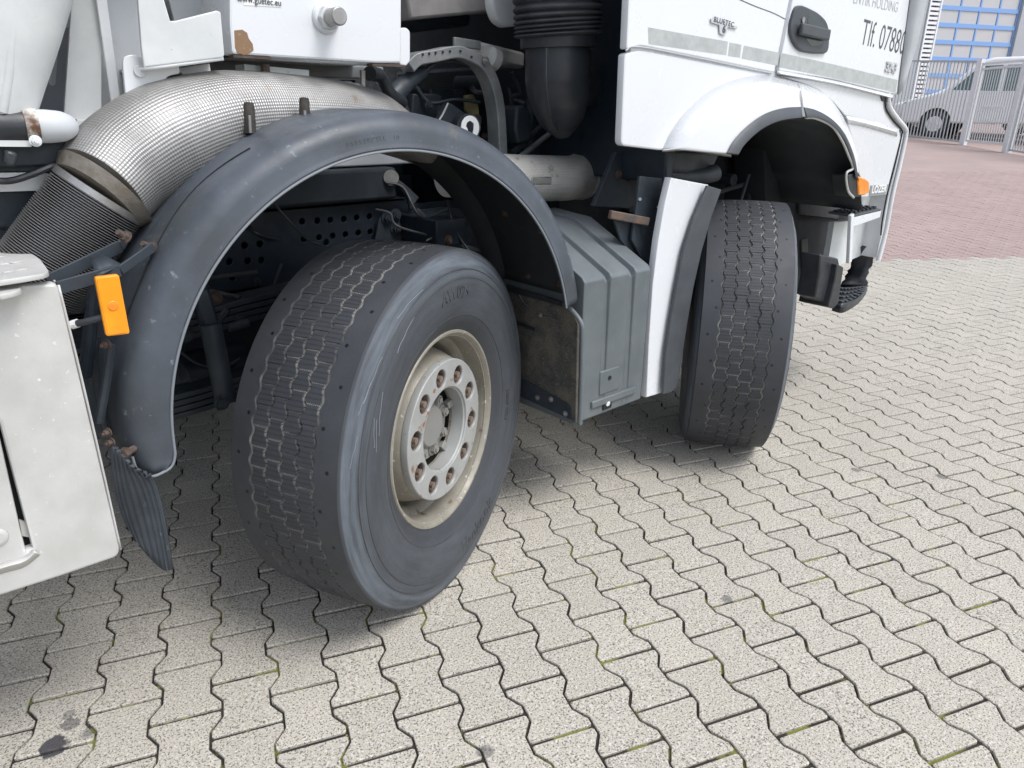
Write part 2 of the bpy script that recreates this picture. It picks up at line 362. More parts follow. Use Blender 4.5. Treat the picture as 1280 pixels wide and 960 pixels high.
# speckled concrete of the pavers
def paver_mat(name, base, base2, dark, light, speck=1.0, scale=1.0):
    M=bpy.data.materials.new(name); M.use_nodes=True; T,N,L,b=nodes(M); b.inputs['Roughness'].default_value=.9
    g=N.new('ShaderNodeNewGeometry'); P=g.outputs['Position']; oi=N.new('ShaderNodeObjectInfo')
    def noise(sc,det=4,r=.6):
        n=N.new('ShaderNodeTexNoise'); n.inputs['Scale'].default_value=sc; n.inputs['Detail'].default_value=det; n.inputs['Roughness'].default_value=r; L.new(P,n.inputs['Vector']); return n.outputs[0]
    def rng_(s,a,c):
        r=N.new('ShaderNodeMapRange'); r.inputs[1].default_value=a; r.inputs[2].default_value=c; L.new(s,r.inputs[0]); return r.outputs[0]
    def mix(f,a,c,mode='MIX'):
        x=N.new('ShaderNodeMix'); x.data_type='RGBA'; x.blend_type=mode
        if isinstance(f,float): x.inputs[0].default_value=f
        else: L.new(f,x.inputs[0])
        for s,v in ((x.inputs[6],a),(x.inputs[7],c)):
            if isinstance(v,tuple): s.default_value=(*v,1)
            else: L.new(v,s)
        return x.outputs[2]
    cellv=N.new('ShaderNodeAttribute'); cellv.attribute_name='tone'
    tone=math_(T,'ADD',oi.outputs['Random'],cellv.outputs['Fac'])
    tone=math_(T,'FRACT',tone)
    c=mix(rng_(noise(1.3,3),.35,.65),base,base2)
    c=mix(math_(T,'MULTIPLY',tone,.6),c,tuple(x*.80 for x in base))
    n1=noise(200*scale,2,.7); n2=noise(150*scale,2,.6)
    c=mix(math_(T,'MULTIPLY',rng_(n1,.545,.59),.95*speck),c,dark)
    c=mix(math_(T,'MULTIPLY',rng_(n2,.55,.64),.6*speck),c,light)
    v=N.new('ShaderNodeTexVoronoi'); v.inputs['Scale'].default_value=4.2; L.new(P,v.inputs['Vector'])
    nn=noise(30,4); st=math_(T,'ADD',v.outputs['Distance'],math_(T,'MULTIPLY',nn,.10))
    sep=N.new('ShaderNodeSeparateColor'); L.new(v.outputs['Color'],sep.inputs[0])
    pick=math_(T,'LESS_THAN',sep.outputs[0],.16)
    c=mix(math_(T,'MULTIPLY',math_(T,'MULTIPLY',rng_(st,.155,.125),pick),.62),c,(.06,.06,.065))
    # drips of oil near the front left
    def blob(cx,cy,r):
        d=N.new('ShaderNodeVectorMath'); d.operation='DISTANCE'; L.new(P,d.inputs[0]); d.inputs[1].default_value=(cx,cy,0)
        return rng_(math_(T,'ADD',d.outputs['Value'],math_(T,'MULTIPLY',math_(T,'SUBTRACT',nn,.5),.05)),r,r*.82)
    p1=at(68,932,Z=0); p2=at(88,905,Z=0); p3=at(84,893,Z=0)
    for p,r,o in ((p1,.036,.92),(p2,.022,.6),(p3,.016,.45)):
        c=mix(math_(T,'MULTIPLY',blob(p.x,p.y,r),o),c,(.035,.036,.045))
    L.new(c,b.inputs['Base Color'])
    bp=N.new('ShaderNodeBump'); bp.inputs['Strength'].default_value=.45; bp.inputs['Distance'].default_value=.0012; L.new(n1,bp.inputs['Height']); L.new(bp.outputs[0],b.inputs['Normal'])
    return M
PAVER=paver_mat('grey_paver',(.505,.465,.39),(.455,.42,.355),(.12,.11,.095),(.68,.67,.64))
REDP=paver_mat('red_paver',(.40,.30,.275),(.35,.265,.24),(.20,.13,.12),(.44,.34,.31),.5)
def joint_mat():
    M=mat('joint_sand',(.045,.038,.030),.95,0,(.018,.016,.014),8,.4,.6,200,coords='World',spots=[((.17,.18,.035),5,.53,.06),((.26,.25,.09),15,.64,.05)])
    return M
JOINT=joint_mat()
MOSS=mat('moss',(.16,.17,.03),.95,0,(.27,.27,.06),40,.4,1,300,coords='World')
REDF=mat('red_paving_far',(.38,.285,.26),.9,0,(.32,.25,.23),1.2,.5,.5,12,coords='World',spots=[((.42,.36,.33),40,.62,.06)])
BLUE=mat('blue_frame',(.20,.36,.66),.45)
PANE=mat('milky_pane',(.50,.50,.50),.35,0,(.44,.44,.46),.7,.5)
WALLG=mat('grey_cladding',(.40,.42,.44),.6,0,(.36,.38,.40),.5,.5)
LOUV=mat('louvre_white',(.78,.79,.80),.5)
CARW=mat('car_white',(.84,.85,.86),.25,0,None,coat=.5)

# ------------------------------------------------------------------ the yard
PA=-0.353                                     # direction of the straight joints
Aax=Vector((math.cos(PA),math.sin(PA),0)); Bax=Vector((-math.sin(PA),math.cos(PA),0))
PL,PP=.1918,.1462
PCX,PCY=-.1108,2.0927
def paver_pos(j,v): return CAM.xy.to_3d()+Aax*(PCX+j*PP)+Bax*(PCY-v*PL)   # mid point of a straight joint
B0=at(1110,325,Z=0); B1=at(1290,319.5,Z=0)      # border between grey and red paving
bdir=(B1-B0).normalized(); bn=Vector((-bdir.y,bdir.x,0))
if bn.dot(B0-CAM)<0: bn=-bn
def far_side(p): return (Vector((p[0],p[1],0))-B0).dot(bn)
SLOPE=.052
def zgr(p):
    d=far_side(p); return max(0,d)*SLOPE
def ground_pt(a,b):
    """meet of a sight line with the gently rising far yard"""
    d=Fv+Rv*(a-640)/FPX-Uv*(b-480)/FPX
    # CAM.z + t*d.z = SLOPE*((CAM+t d - B0).bn)
    k=SLOPE; num=k*((CAM-B0).dot(Vector((bn.x,bn.y,0))))-CAM.z; den=d.z-k*(d.x*bn.x+d.y*bn.y)
    return CAM+d*(num/den)

yard=empty('paved_yard',(0,0,0)); tag(yard,'grey double-T interlocking concrete paving of the truck yard',kind='structure')
# bedding under the stones
bed=MB(); c0=B0-bdir*30; c1=B0+bdir*30
bed.add([c0+Vector((0,0,-.0085)),c1+Vector((0,0,-.0085)),c1-bn*40+Vector((0,0,-.0085)),c0-bn*40+Vector((0,0,-.0085))],[(0,1,2,3)])
bed.obj('joint_bedding',JOINT,yard,smooth=0)

def stone_outline(gap,ge=.0053):
    a=.0868; b=PP-a; L2=PL/2; k=PL/2*.27; k2=PL/2*.73; g=gap
    right=[(a-g-.004,-L2+ge),(a-g,-L2+ge+.004),(a-g,-k2),(a-g-.0040,-k2+.005),(b-g+.0010,-k-.005),(b-g,-k),(b-g,k),(b-g+.0010,k+.005),(a-g-.0040,k2-.005),(a-g,k2),(a-g,L2-ge-.004),(a-g-.004,L2-ge)]
    left=[(-x,-y) for x,y in right]
    return right+left
def stone_mesh(gap=.0029, z0=-.011, bev=.0022, lite=False):
    o=stone_outline(gap)
    if lite: o=[o[i] for i in (0,2,5,6,9,11,12,14,17,18,21,23)]
    n=len(o); 
    def ring(s,z):
        return [(x*(1-s/.07),y*(1-s/.09),z) for x,y in o]
    vs=ring(bev,0)+ring(0,-bev)+([] if lite else ring(0,z0)); fs=[tuple(range(n))]
    for r in range(1 if lite else 2):
        for k in range(n): fs.append((r*n+k,(r+1)*n+k,(r+1)*n+(k+1)%n,r*n+(k+1)%n))
    return vs,fs
def in_view(p,mx=140,my=120):
    d=Vector(p)-CAM; w_=d.dot(Fv)
    if w_<.25: return None
    x=640+FPX*d.dot(Rv)/w_; y=480-FPX*d.dot(Uv)/w_
    if -mx<x<1280+mx and -60<y<960+my: return w_
    return None
grey=[];red=[]
for j in range(-60,130):
    for i in range(-110,34):
        v=i+(.5 if j%2 else 0)
        p=paver_pos(j,v-.5); 
        d=far_side(p)
        if d<-.03:
            q=in_view(p,1000,1500)
            if q or (p-CAM).xy.length<2.6: grey.append((q or 9,p,j,i))
        elif d<6.4:
            z=zgr(p); p=Vector((p.x,p.y,z)); q=in_view(p,400,10)
            if q: red.append((q,p,j,i))
grey.sort(key=lambda t:t[0])
sv,sf=stone_mesh(); me_st=bpy.data.meshes.new('paving_stone'); me_st.from_pydata(sv,[],sf); me_st.materials.append(PAVER)
me_st.attributes.new('tone','FLOAT','POINT')
bm=bmesh.new(); bm.from_mesh(me_st); bmesh.ops.recalc_face_normals(bm,faces=bm.faces); bm.to_mesh(me_st); bm.free()
# the stones that show largest as single parts (not those hidden under the truck)
vis=[g for g in grey if in_view(g[1],30,60) and not (g[1].y>.25 and -.9<g[1].x<1.6)]
first=vis[:299]; ids={(g[2],g[3]) for g in first}
rot=Matrix.Rotation(PA,4,'Z')
for g in first:
    o=bpy.data.objects.new('paving_stone',me_st); COL.objects.link(o); o.parent=yard
    o.location=g[1]+Vector((random.gauss(0,.0004),random.gauss(0,.0004),random.gauss(-.0008,.0007)))
    o.rotation_euler=(random.gauss(0,.004),random.gauss(0,.004),PA+random.gauss(0,.004)+(math.pi if random.random()<.5 else 0))
def stones(name,lst,matl,parent,lite,tilt=False):
    sv,sf=stone_mesh(lite=lite); n=len(sv); A=np.array(sv)
    V=[];F=[];tone=[]
    cz,sz=math.cos(PA),math.sin(PA); R2=np.array([[cz,-sz,0],[sz,cz,0],[0,0,1]])
    for k,g in enumerate(lst):
        q=A@R2.T
        tx,ty=random.gauss(0,.004),random.gauss(0,.004)
        q[:,2]+=q[:,0]*tx+q[:,1]*ty+random.gauss(-.0008,.0007)
        if tilt: q[:,2]+=(q[:,0]*bn.x+q[:,1]*bn.y)*SLOPE
        V.append(q+np.array(g[1])); F+= [tuple(i+k*n for i in f) for f in sf]; tone+=[random.random()]*n
    me=bpy.data.meshes.new(name); me.from_pydata(np.concatenate(V).tolist(),[],F); me.materials.append(matl)
    a=me.attributes.new('tone','FLOAT','POINT'); a.data.foreach_set('value',tone)
    bm=bmesh.new(); bm.from_mesh(me); bmesh.ops.recalc_face_normals(bm,faces=bm.faces); bm.to_mesh(me); bm.free()
    o=bpy.data.objects.new(name,me); COL.objects.link(o); o.parent=parent; tag(o,kind='stuff'); return o
rest=[g for g in grey if (g[2],g[3]) not in ids]
stones('paving_stones',rest,PAVER,yard,False)

ry=empty('red_paved_yard',(0,0,0)); tag(ry,'reddish block paving beyond the grey stones, up to the fence',kind='structure')
rb=MB(); N_=14
def slab(d0,d1,dz,w_=70):
    rb.add([B0+bdir*s*w_+bn*d+Vector((0,0,SLOPE*d+dz)) for d in (d0,d1) for s in (-1,1)],[(0,1,3,2)])
slab(-.01,6.5,-.008); rb.obj('red_joint_bedding',JOINT,ry,smooth=0)
rb=MB(); slab(6.1,120,-.003,120); rb.obj('red_paving_field',REDF,ry,smooth=0)
red.sort(key=lambda t:t[0])
me_rd=me_st.copy(); me_rd.name='red_paving_stone'; me_rd.materials.clear(); me_rd.materials.append(REDP)
up=Vector((-bn.x*SLOPE,-bn.y*SLOPE,1)).normalized(); qt=Vector((0,0,1)).rotation_difference(up)
for g in red[:299]:
    o=bpy.data.objects.new('red_paving_stone',me_rd); COL.objects.link(o); o.parent=ry
    o.location=g[1]+Vector((0,0,random.gauss(-.0008,.0007))); o.rotation_mode='QUATERNION'; o.rotation_quaternion=qt@Quaternion((0,0,1),PA)
stones('red_paving_stones',red[299:],REDP,ry,False,True)
ka=MB(); ka.add([B0+bdir*s*30+bn*d+Vector((0,0,z)) for d,z in ((-.035,-.003),(.0,.0015),(.035,.0015)) for s in (-1,1)],[(0,1,3,2),(2,3,5,4)])

# ground under and around beyond the frame
gr=MB(); gr.add([(-200,-200,-.05),(200,-200,-.05),(200,200,-.05),(-200,200,-.05)],[(0,1,2,3)])
tag(gr.obj('ground',REDF,smooth=0),'plain ground that carries the yards out to the horizon',kind='structure')

# ------------------------------------------------------------------ truck
truck=empty('truck',(0,0,0)); tag(truck,'white multi-axle truck with grey mudguards, steered wheels and foil-wrapped exhaust','truck')

# ---- wheels (local frame: outward = -Y, forward = +X, centre of the tyre at the origin)
def tyre_mesh():
    NB=66; us=[-.052,-.036,.036,.052,.16,.26,.36,.448,.464,.536,.552,.65,.75,.85]
    TU=np.array([b+u for b in range(NB) for u in us]); NT=len(TU)
    gc=[-.095,-.0475,0.,.0475,.095]
    # columns across: (w, groove index or None, depth)
    cols=[]
    for e in (.1925,.192,.188,.180,.172,.164): pass
    side=[(.148,.300),(.158,.312),(.172,.335),(.183,.362),(.190,.39),(.1925,.42),(.191,.45),(.188,.468),(.187,.4705),(.186,.474),(.182,.492),(.177,.505),(.171,.5155),(.1690,.5195),(.1668,.5252)]
    tread=[.1640,.1625,.152,.140,.128,.115,.104]
    for w_,r_ in side: cols.append(('s',-w_,r_))
    for w_ in tread: cols.append(('t',-w_,None))
    for k,c in enumerate(gc):
        for dw,dep in ((-.0042,0),(-.0016,1),(.0016,1),(.0042,0)): cols.append(('g',c+dw,dep,k))
        if k<4:
            for q in (.33,.66): cols.append(('b',c+.0475*q,0,k))
    for w_ in reversed(tread): cols.append(('t',w_,None))
    for w_,r_ in reversed(side): cols.append(('s',w_,r_))
    NC=len(cols)
    V=np.zeros((NT,NC,3)); G=np.zeros((NT,NC)); ZN=np.zeros((NT,NC)); WR=np.zeros((NT,NC)); UVv=np.zeros((NT,NC,2))
    th=TU/NB*2*np.pi
    fr=np.mod(TU+.5,1)-.5      # -.5 .. .5
    def zig(k):
        ph=TU+(.25 if k%2 else .75); f=np.mod(ph,1); tri=np.abs(f*2-1)*2-1
        return np.clip(tri*1.6,-1,1)*(.0038 if k in(0,4) else .0048)
    crown=lambda w_: .5355-.0060*(abs(w_)/.16)**2.4
    grd=[.006,.007,.007,.007,.006]
    for i,c in enumerate(cols):
        w_=c[1]+np.zeros(NT)
        if c[0]=='s': r=np.full(NT,c[2]); WR[:,i]=1.0 if .476<c[2]<.521 else (.55 if .45<c[2]<=.476 else (.30 if .36<c[2]<=.45 else 0))
        elif c[0]=='t':
            r=np.full(NT,crown(c[1])); ZN[:,i]=1
            if abs(c[1])<.11: w_=w_+zig(0 if c[1]<0 else 4)*.8
        else:
            k=c[3]
            if c[0]=='g': w_=w_+zig(k)
            else: w_=w_+zig(k)*.5+zig(k+1)*.5
            dep=np.full(NT, grd[k]*c[2] if c[0]=='g' else 0.)
            r0_=crown(c[1]); ZN[:,i]=1
            # lateral grooves belong to the block columns
            if c[0]=='b' or c[0]=='g':
                lat=np.zeros(NT)
                if c[0]=='b': off=.5*(k%2)
                else: off=.5*(k%2) if c[1]>gc[k] else .5*((k-1)%2)
                inner = c[0]=='b' or (c[2]==0 and ((c[1]>gc[k] and k<4) or (c[1]<gc[k] and k>0)))
                if inner:
                    d=np.abs(np.mod(TU+off+.5,1)-.5); lat=np.where(d<.04,.0024,0.)
                dep=np.maximum(dep,lat)
            r=r0_-dep; G[:,i]=np.clip(dep/.0022,0,1)
        V[:,i,0]=r*np.cos(th); V[:,i,1]=w_; V[:,i,2]=r*np.sin(th)
        UVv[:,i,0]=TU; UVv[:,i,1]=w_
    r_=np.hypot(V[:,:,0],V[:,:,2]); r2_=.306+(r_-.310)*1.082; V[:,:,0]*=r2_/r_; V[:,:,2]*=r2_/r_
    low=V[:,:,2]<-.5385; V[:,:,2]=np.where(low,-.5385,V[:,:,2])
    bul=np.clip((-V[:,:,2]-.40)/.14,0,1)*np.clip(1-np.abs(V[:,:,0])/.22,0,1); V[:,:,1]*=1+.035*bul*(np.abs(V[:,:,1])>.15)
    idx=np.arange(NT*NC).reshape(NT,NC); a=idx; b=np.roll(idx,-1,axis=0)
    F=np.stack([a[:,:-1],a[:,1:],b[:,1:],b[:,:-1]],-1).reshape(-1,4)
    me=bpy.data.meshes.new('tyre'); me.from_pydata(V.reshape(-1,3).tolist(),[],F.tolist())
    for nm,A in (('groove',G),('zone',ZN),('wear',WR)):
        q=me.attributes.new(nm,'FLOAT','POINT'); q.data.foreach_set('value',A.reshape(-1).astype(np.float32))
    uv=me.uv_layers.new(name='UVMap'); U2=UVv.reshape(-1,2)
    li=np.zeros(len(me.loops),int); me.loops.foreach_get('vertex_index',li); d=U2[li].copy()
    # wrap seam
    pf=d.reshape(-1,4,2); wrap=(pf[:,:,0].max(1)-pf[:,:,0].min(1))>30
    pf[wrap]=np.where((pf[wrap][:,:,0]<30)[:,:,None],pf[wrap]+np.array([NB,0]),pf[wrap])
    uv.data.foreach_set('uv',pf.reshape(-1).astype(np.float32))
    me.materials.append(TYRE)
    return me

RIMY=-.150
def polar_text(name, body, size, rad_, ang, yfun, parent, matl, flip=False, space=1.0, lift=.0012):
    me=text_mesh(body,size,extrude=.0009,bold=.0004,space=space)
    for v in me.vertices:
        s=v.co.x/rad_; r=rad_+ (v.co.y-size*.35)*( -1 if flip else 1)
        a=ang+(s if flip else -s)
        a=ang - s if not flip else ang + s
        v.co=Vector((r*math.cos(a), yfun(r)-v.co.z-lift, r*math.sin(a)))
    return link(name,me,matl,parent,smooth=0)
def side_y(r):
    r=.310+(r-.306)/1.082
    pr=[(.300,.148),(.312,.158),(.335,.172),(.362,.183),(.39,.190),(.42,.1925),(.45,.191),(.468,.188),(.492,.182),(.505,.177)]
    return -float(np.interp(r,[p[0] for p in pr],[p[1] for p in pr]))

def make_wheel(detail=True):
    wh=empty('wheel',(0,0,0),parent=truck)
    tme=tyre_mesh()
    ty=link('tyre',tme,None,wh,smooth=28)
    # sidewall moulding rings
    rg=MB()
    for rr_ in (.354,.463,.488):
        q=lathe([(rr_-.0016,side_y(rr_)+.001),(rr_-.0008,side_y(rr_)-.0012),(rr_+.0008,side_y(rr_)-.0012),(rr_+.0016,side_y(rr_)+.001)],120)
        rg.add(q.v,q.f)
    rg.obj('sidewall_ring',LETTER,wh)
    polar_text('sidewall_lettering','Hankook',.060,.425,rad(-72),side_y,wh,LETTER,flip=True,space=1.05)
    polar_text('sidewall_lettering','AW02+',.050,.427,rad(88),side_y,wh,LETTER,space=1.05)
    polar_text('sidewall_lettering','385/65 R22.5',.020,.380,rad(-8),side_y,wh,LETTER,space=1.05)
    sr=random.Random(5)
    for k in range(9):
        a0_=rad(sr.uniform(95,160)); r0_=sr.uniform(.44,.512); da=rad(sr.uniform(6,16)); dr=sr.uniform(-.03,.012)
        P=[]
        for q in range(6):
            f=q/5; r=max(.40,min(.516,r0_+dr*f+sr.uniform(-.0015,.0015))); P.append((r*math.cos(a0_+da*f),side_y(r)-.0004,r*math.sin(a0_+da*f)))
        tube('sidewall_scratch',P,.0009,SCRATCH,wh,n=5,res=14)
    # rim barrel with flange, well and far side
    R=.306; y=RIMY
    prof=[(R-.020,y+.004),(R-.006,y+.002),(R-.001,y-.001),(R+.0015,y-.006),(R-.002,y-.0105),(R-.008,y-.010),(R-.013,y-.004),(R-.018,y+.006),(R-.0205,y+.018),(R-.022,y+.045),(R-.026,y+.060),(R-.044,y+.078),(R-.048,y+.090),(R-.048,y+.15),(R-.030,y+.175),(R-.024,y+.26),(R-.012,y+.292),(R,y+.298)]
    lathe(prof,96).obj('rim',RIMC,wh,smooth=30)
    # dish: from the bolt ring back to the well
    prof=[(.132,y+.030),(.132,y+.002),(.137,y-.004),(.209,y-.006),(.2155,y-.002),(.2185,y+.006),(.2185,y+.022),(.223,y+.034),(.238,y+.075),(.248,y+.115),(.262,y+.145)]
    dish=lathe([(.2165,y+.018),(.221,y+.026),(.224,y+.036)]+prof[8:],96); dish.obj('dish',RIMC,wh,smooth=30)
    # bolt ring, a plate with ten round openings
    hol=[circ(.1715*math.cos(2*math.pi*(k+.5)/10+.12),.1715*math.sin(2*math.pi*(k+.5)/10+.12),0.0285,18) for k in range(10)]
    me=curve_mesh('bolt_ring',[circ(0,0,.2185,72),circ(0,0,.132,48)]+hol,.009,.0035,2); me.transform(Matrix.Translation((0,y+.006,0))@XZ)
    link('bolt_ring',me,RIMW,wh,smooth=35)
    rr=lathe([(.129,y+.012),(.129,y+.055),(.205,y+.055)],64); rr.obj('bolt_ring_seat',RIMC,wh)
    # inner collar
    lathe([(.132,y+.0),(.128,y+.004),(.1275,y+.045)],64).obj('ring_collar',RIMW,wh)
    nm=MB(); hexbolt(nm,(0,0,0),(0,-1,0),.0165,.028); nm.cyl((0,-.034,0),(0,-.046,0),.010,n=12)
    nme=nm.mesh('wheel_nut'); nme.materials.append(NUT)
    for k in range(10):
        a=2*math.pi*(k+.5)/10+.12; o=link('wheel_nut',nme,None,wh,smooth=30); o.location=(.1715*math.cos(a),y+.040,.1715*math.sin(a)); o.rotation_euler=(0,random.random(),0)
        q=lathe([(.026,y+.0),(.0275,y+.040),(.018,y+.042)],20); q.v=[(v[0]+.1715*math.cos(a),v[1],v[2]+.1715*math.sin(a)) for v in q.v]; q.obj('nut_pocket',NUT,wh)
    # hub: end cap with eight bolts
    lathe([(.128,y+.10),(.112,y+.07),(.108,y+.058),(.070,y+.056),(.066,y+.046),(.060,y+.040),(.0,y+.038)],64).obj('hub',HUBG,wh,smooth=30)
    for k in range(5):
        fl=MB(); a=2*math.pi*k/5+.3; fl.bar((.105*math.cos(a),y+.05,.105*math.sin(a)),(.13*math.cos(a),y+.045,.13*math.sin(a)),.024,.02,up=(0,1,0))
        fl.obj('hub_rib',HUBG,wh,bevel=.002)
    bm_=MB(); hexbolt(bm_,(0,0,0),(0,-1,0),.0155,.016); bme=bm_.mesh('hub_bolt'); bme.materials.append(HUBG)
    for k in range(8):
        a=2*math.pi*k/8+.2; o=link('hub_bolt',bme,None,wh,smooth=30); o.location=(.086*math.cos(a),y+.056,.086*math.sin(a)); o.rotation_euler=(0,random.random(),0)
    # brake drum behind
    lathe([(.0,y+.16),(.20,y+.16),(.215,y+.18),(.215,y+.30),(.0,y+.30)],48).obj('brake_drum',DARKM,wh)
    return wh
def copy_tree(o,parent=None):
    c=o.copy(); COL.objects.link(c); c.parent=parent
    for ch in list(o.children): copy_tree(ch,c)
    return c
WZ=.539
wheel=make_wheel()
def put(wh,K,steer,rho=.238,spin=0,rz=0):
    n=Vector((math.sin(steer),-math.cos(steer),0))
    wh.location=Vector(K)+n*rho
    wh.rotation_mode='XYZ'; wh.rotation_euler=(0,spin,steer+rz)
put(wheel,(-.038,.394,WZ),.427,spin=.0)
w2=copy_tree(wheel,truck); put(w2,(1.662,.320,WZ),.64,spin=0)
# wheels of the far side, seen from behind through the chassis
for K,s_ in (((-.026,2.09,WZ),.40),((1.665,2.09,WZ),.46)):
    w3=copy_tree(wheel,truck); n=Vector((-math.sin(s_),math.cos(s_),0)); w3.location=Vector(K)+n*.238; w3.rotation_euler=(0,0,math.pi+s_)
# axles
ax=MB(); 
for X in (-.02,1.60):
    ax.bar((X,.42,.50),(X,2.08,.50),.10,.13)
    ax.cyl((X,.50,.40),(X,.50,.66),.045); ax.cyl((X,.40,.53),(X,.30,.53),.07)
ax.obj('axle',DARKM,truck,bevel=.008)

# ---- mudguard over the second axle
FC=(-.026,.729); FR=.624
def ang_of(p): return math.atan2(p.z-FC[1],p.x-FC[0])
A1=ang_of(at(708,384,Y=0)); A0=ang_of(at(200,590,Y=0)); 
if A0<0: A0+=2*math.pi
def fender(name,cx,y0,a0,a1,width=.40,parent=truck,sgn=1):
    sec=[(.000,.006,0),(.002,-.003,0),(.008,-.006,0),(.014,-.004,0),(.020,-.0015,0),(.045,.000,0),(.058,.004,0),(.072,.013,1),(.083,.027,1),(.090,.046,1),(.094,.075,1),(.096,.12,1),(.096,.20,1),(.096,.30,1),(.096,.385,1),(.093,.395,1),(.086,.40,1)]
    na=110; m=MB(); vs=[]
    for k in range(na+1):
        a=a0+(a1-a0)*k/na
        for dr,y,_ in sec:
            # rounded tail of the lip
            dist=(a1-a)*FR*-1 if a1<a else (a1-a)*FR
            lo=min(abs(a-a0),abs(a1-a))*FR
            r=FR+dr
            vs.append((cx+r*math.cos(a),y0+sgn*y,FC[1]+r*math.sin(a)))
    n=len(sec); fs=[(k*n+j,k*n+j+1,(k+1)*n+j+1,(k+1)*n+j) for k in range(na) for j in range(n-1)]
    m.add(vs,fs); return m
def fender_part(name,cx,y0,a0,a1,matl,parent,sgn=1,tailR=.075):
    m=fender(name,cx,y0,a0,a1,sgn=sgn)
    # round the lip's lower tail (side view): squeeze the last stretch towards its mid radius
    n=17; V=m.v
    for k in range(len(V)//n):
        a=a0+(a1-a0)*k/110; s_=abs(a-a0)*FR
        if s_<tailR:
            f=math.sqrt(max(0,1-(1-s_/tailR)**2))
            for j in range(n):
                x,y,z=V[k*n+j]; r=math.hypot(x-cx,z-FC[1]); mid=FR+.055
                if j<12:
                    r2=mid+(r-mid)*(.5+.5*f); a_=math.atan2(z-FC[1],x-cx)
                    V[k*n+j]=(cx+r2*math.cos(a_),y,FC[1]+r2*math.sin(a_))
    return m.obj(name,matl,parent,smooth=45,solid=.007)
mg=fender_part('mudguard',FC[0],0,A0,A1,FENDER,truck,tailR=.045)
# liner: dark inner skin
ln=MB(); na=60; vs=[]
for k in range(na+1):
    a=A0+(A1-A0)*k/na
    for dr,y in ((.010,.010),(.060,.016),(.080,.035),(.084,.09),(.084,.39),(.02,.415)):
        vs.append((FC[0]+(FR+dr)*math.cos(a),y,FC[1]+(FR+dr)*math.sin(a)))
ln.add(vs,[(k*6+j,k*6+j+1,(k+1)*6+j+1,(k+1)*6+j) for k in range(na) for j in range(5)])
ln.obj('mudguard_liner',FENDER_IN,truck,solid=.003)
# pale bead along the rim of the lip
def fp(r,a,y=-.004): return (FC[0]+r*math.cos(a),y,FC[1]+r*math.sin(a))
mid_=FR+.055; pts=[fp(FR+.001,a) for a in np.linspace(A1,A0-.085,40)]
for q in (.8,.55,.3,.12,0.):
    f=math.sqrt(max(0,1-(1-q)**2)); pts.append(fp(mid_+(FR+.001-mid_)*(.5+.5*f),A0-q*.045/FR))
pts.append(fp(mid_,A0+.004)); 
for q in (0.,.15,.5,1.):
    f=math.sqrt(max(0,1-(1-q)**2)); pts.append(fp(mid_+(FR+.085-mid_)*(.5+.5*f),A0-q*.045/FR,.012))
tube('mudguard_bead',pts,.0032,mat('bead_grey',(.20,.22,.24),.4),truck,n=8,res=260)
# far-side mudguard
m=fender('far',FC[0],2.5,A0,A1,sgn=-1); m.obj('mudguard',FENDER,truck,solid=.007)
tube('mudguard_crease',[(FC[0]+(FR+.0962)*math.cos(a),.09+.02*math.sin(a*9),FC[1]+(FR+.0962)*math.sin(a)) for a in np.linspace(rad(158),rad(118),14)],.0016,GASKET,truck,n=6,res=60)
# rusty screws in the liner
for a_,y_ in ((14,.10),(30,.12),(14,.26),(34,.27),(50,.2)):
    a=rad(a_); m=MB(); r=FR+.082; c=Vector((FC[0]+r*math.cos(a),y_,FC[1]+r*math.sin(a))); hexbolt(m,c,(-math.cos(a),0,-math.sin(a)),.009,.006); m.obj('liner_screw',RUST,truck)
# embossed maker's lettering on the lip
me=text_mesh('PARKERCELL   10',.018,extrude=.0006,bold=.0002,space=1.1)
for v in me.vertices:
    a=rad(96)-v.co.x/(FR+.03); r=FR+.024+v.co.y; v.co=Vector((FC[0]+r*math.cos(a),-.0006-v.co.z,FC[1]+r*math.sin(a)))
link('mudguard_lettering',me,TRIM,truck,smooth=0)

# vertical mud panel in front of the wheel (faces backwards)
def yz_plate(name,X,pts,th,matl,**k):
    m=MB(); m.prism([at(a,b,X=X) for a,b in pts],(th,0,0)); return m.obj(name,matl,truck,**k)
P_=lambda a,b,X:at(a,b,X=X)
XP=.655
yz_plate('mud_panel',XP,[(634,356),(700,377),(716,392),(722,404),(719,528),(646,492),(600,470),(600,340)],.012,CHIPS,bevel=.002)
tube('panel_scratch',[P_(a,b,XP-.002) for a,b in ((646,362),(655,378),(672,393),(690,398),(702,403))],.0018,STEEL,truck,n=6,res=30)
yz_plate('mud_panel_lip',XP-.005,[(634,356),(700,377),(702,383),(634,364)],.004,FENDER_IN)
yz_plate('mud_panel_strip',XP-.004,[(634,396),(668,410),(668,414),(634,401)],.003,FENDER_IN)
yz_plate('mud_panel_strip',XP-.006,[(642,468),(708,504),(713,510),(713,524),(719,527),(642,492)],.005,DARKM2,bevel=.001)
for q in ((672,497),(689,499),(707,517),(676,394)):
    m=MB(); hexbolt(m,P_(q[0],q[1],XP-.006),(-1,0,0),.007,.004); m.obj('panel_screw',STEEL,truck)
# rim along the panel edge
rimp=[P_(a,b,XP-.01)+Vector((0,-.004,0)) for a,b in ((706,381),(714,388),(725,403),(727,420),(726,470),(724,530))]
tube('mud_panel_rim',rimp,.0085,BOXG,truck,n=10,res=40)

# ---- grey ribbed box cover
X0,X1=.672,1.015; ZB,ZT=.410,.930
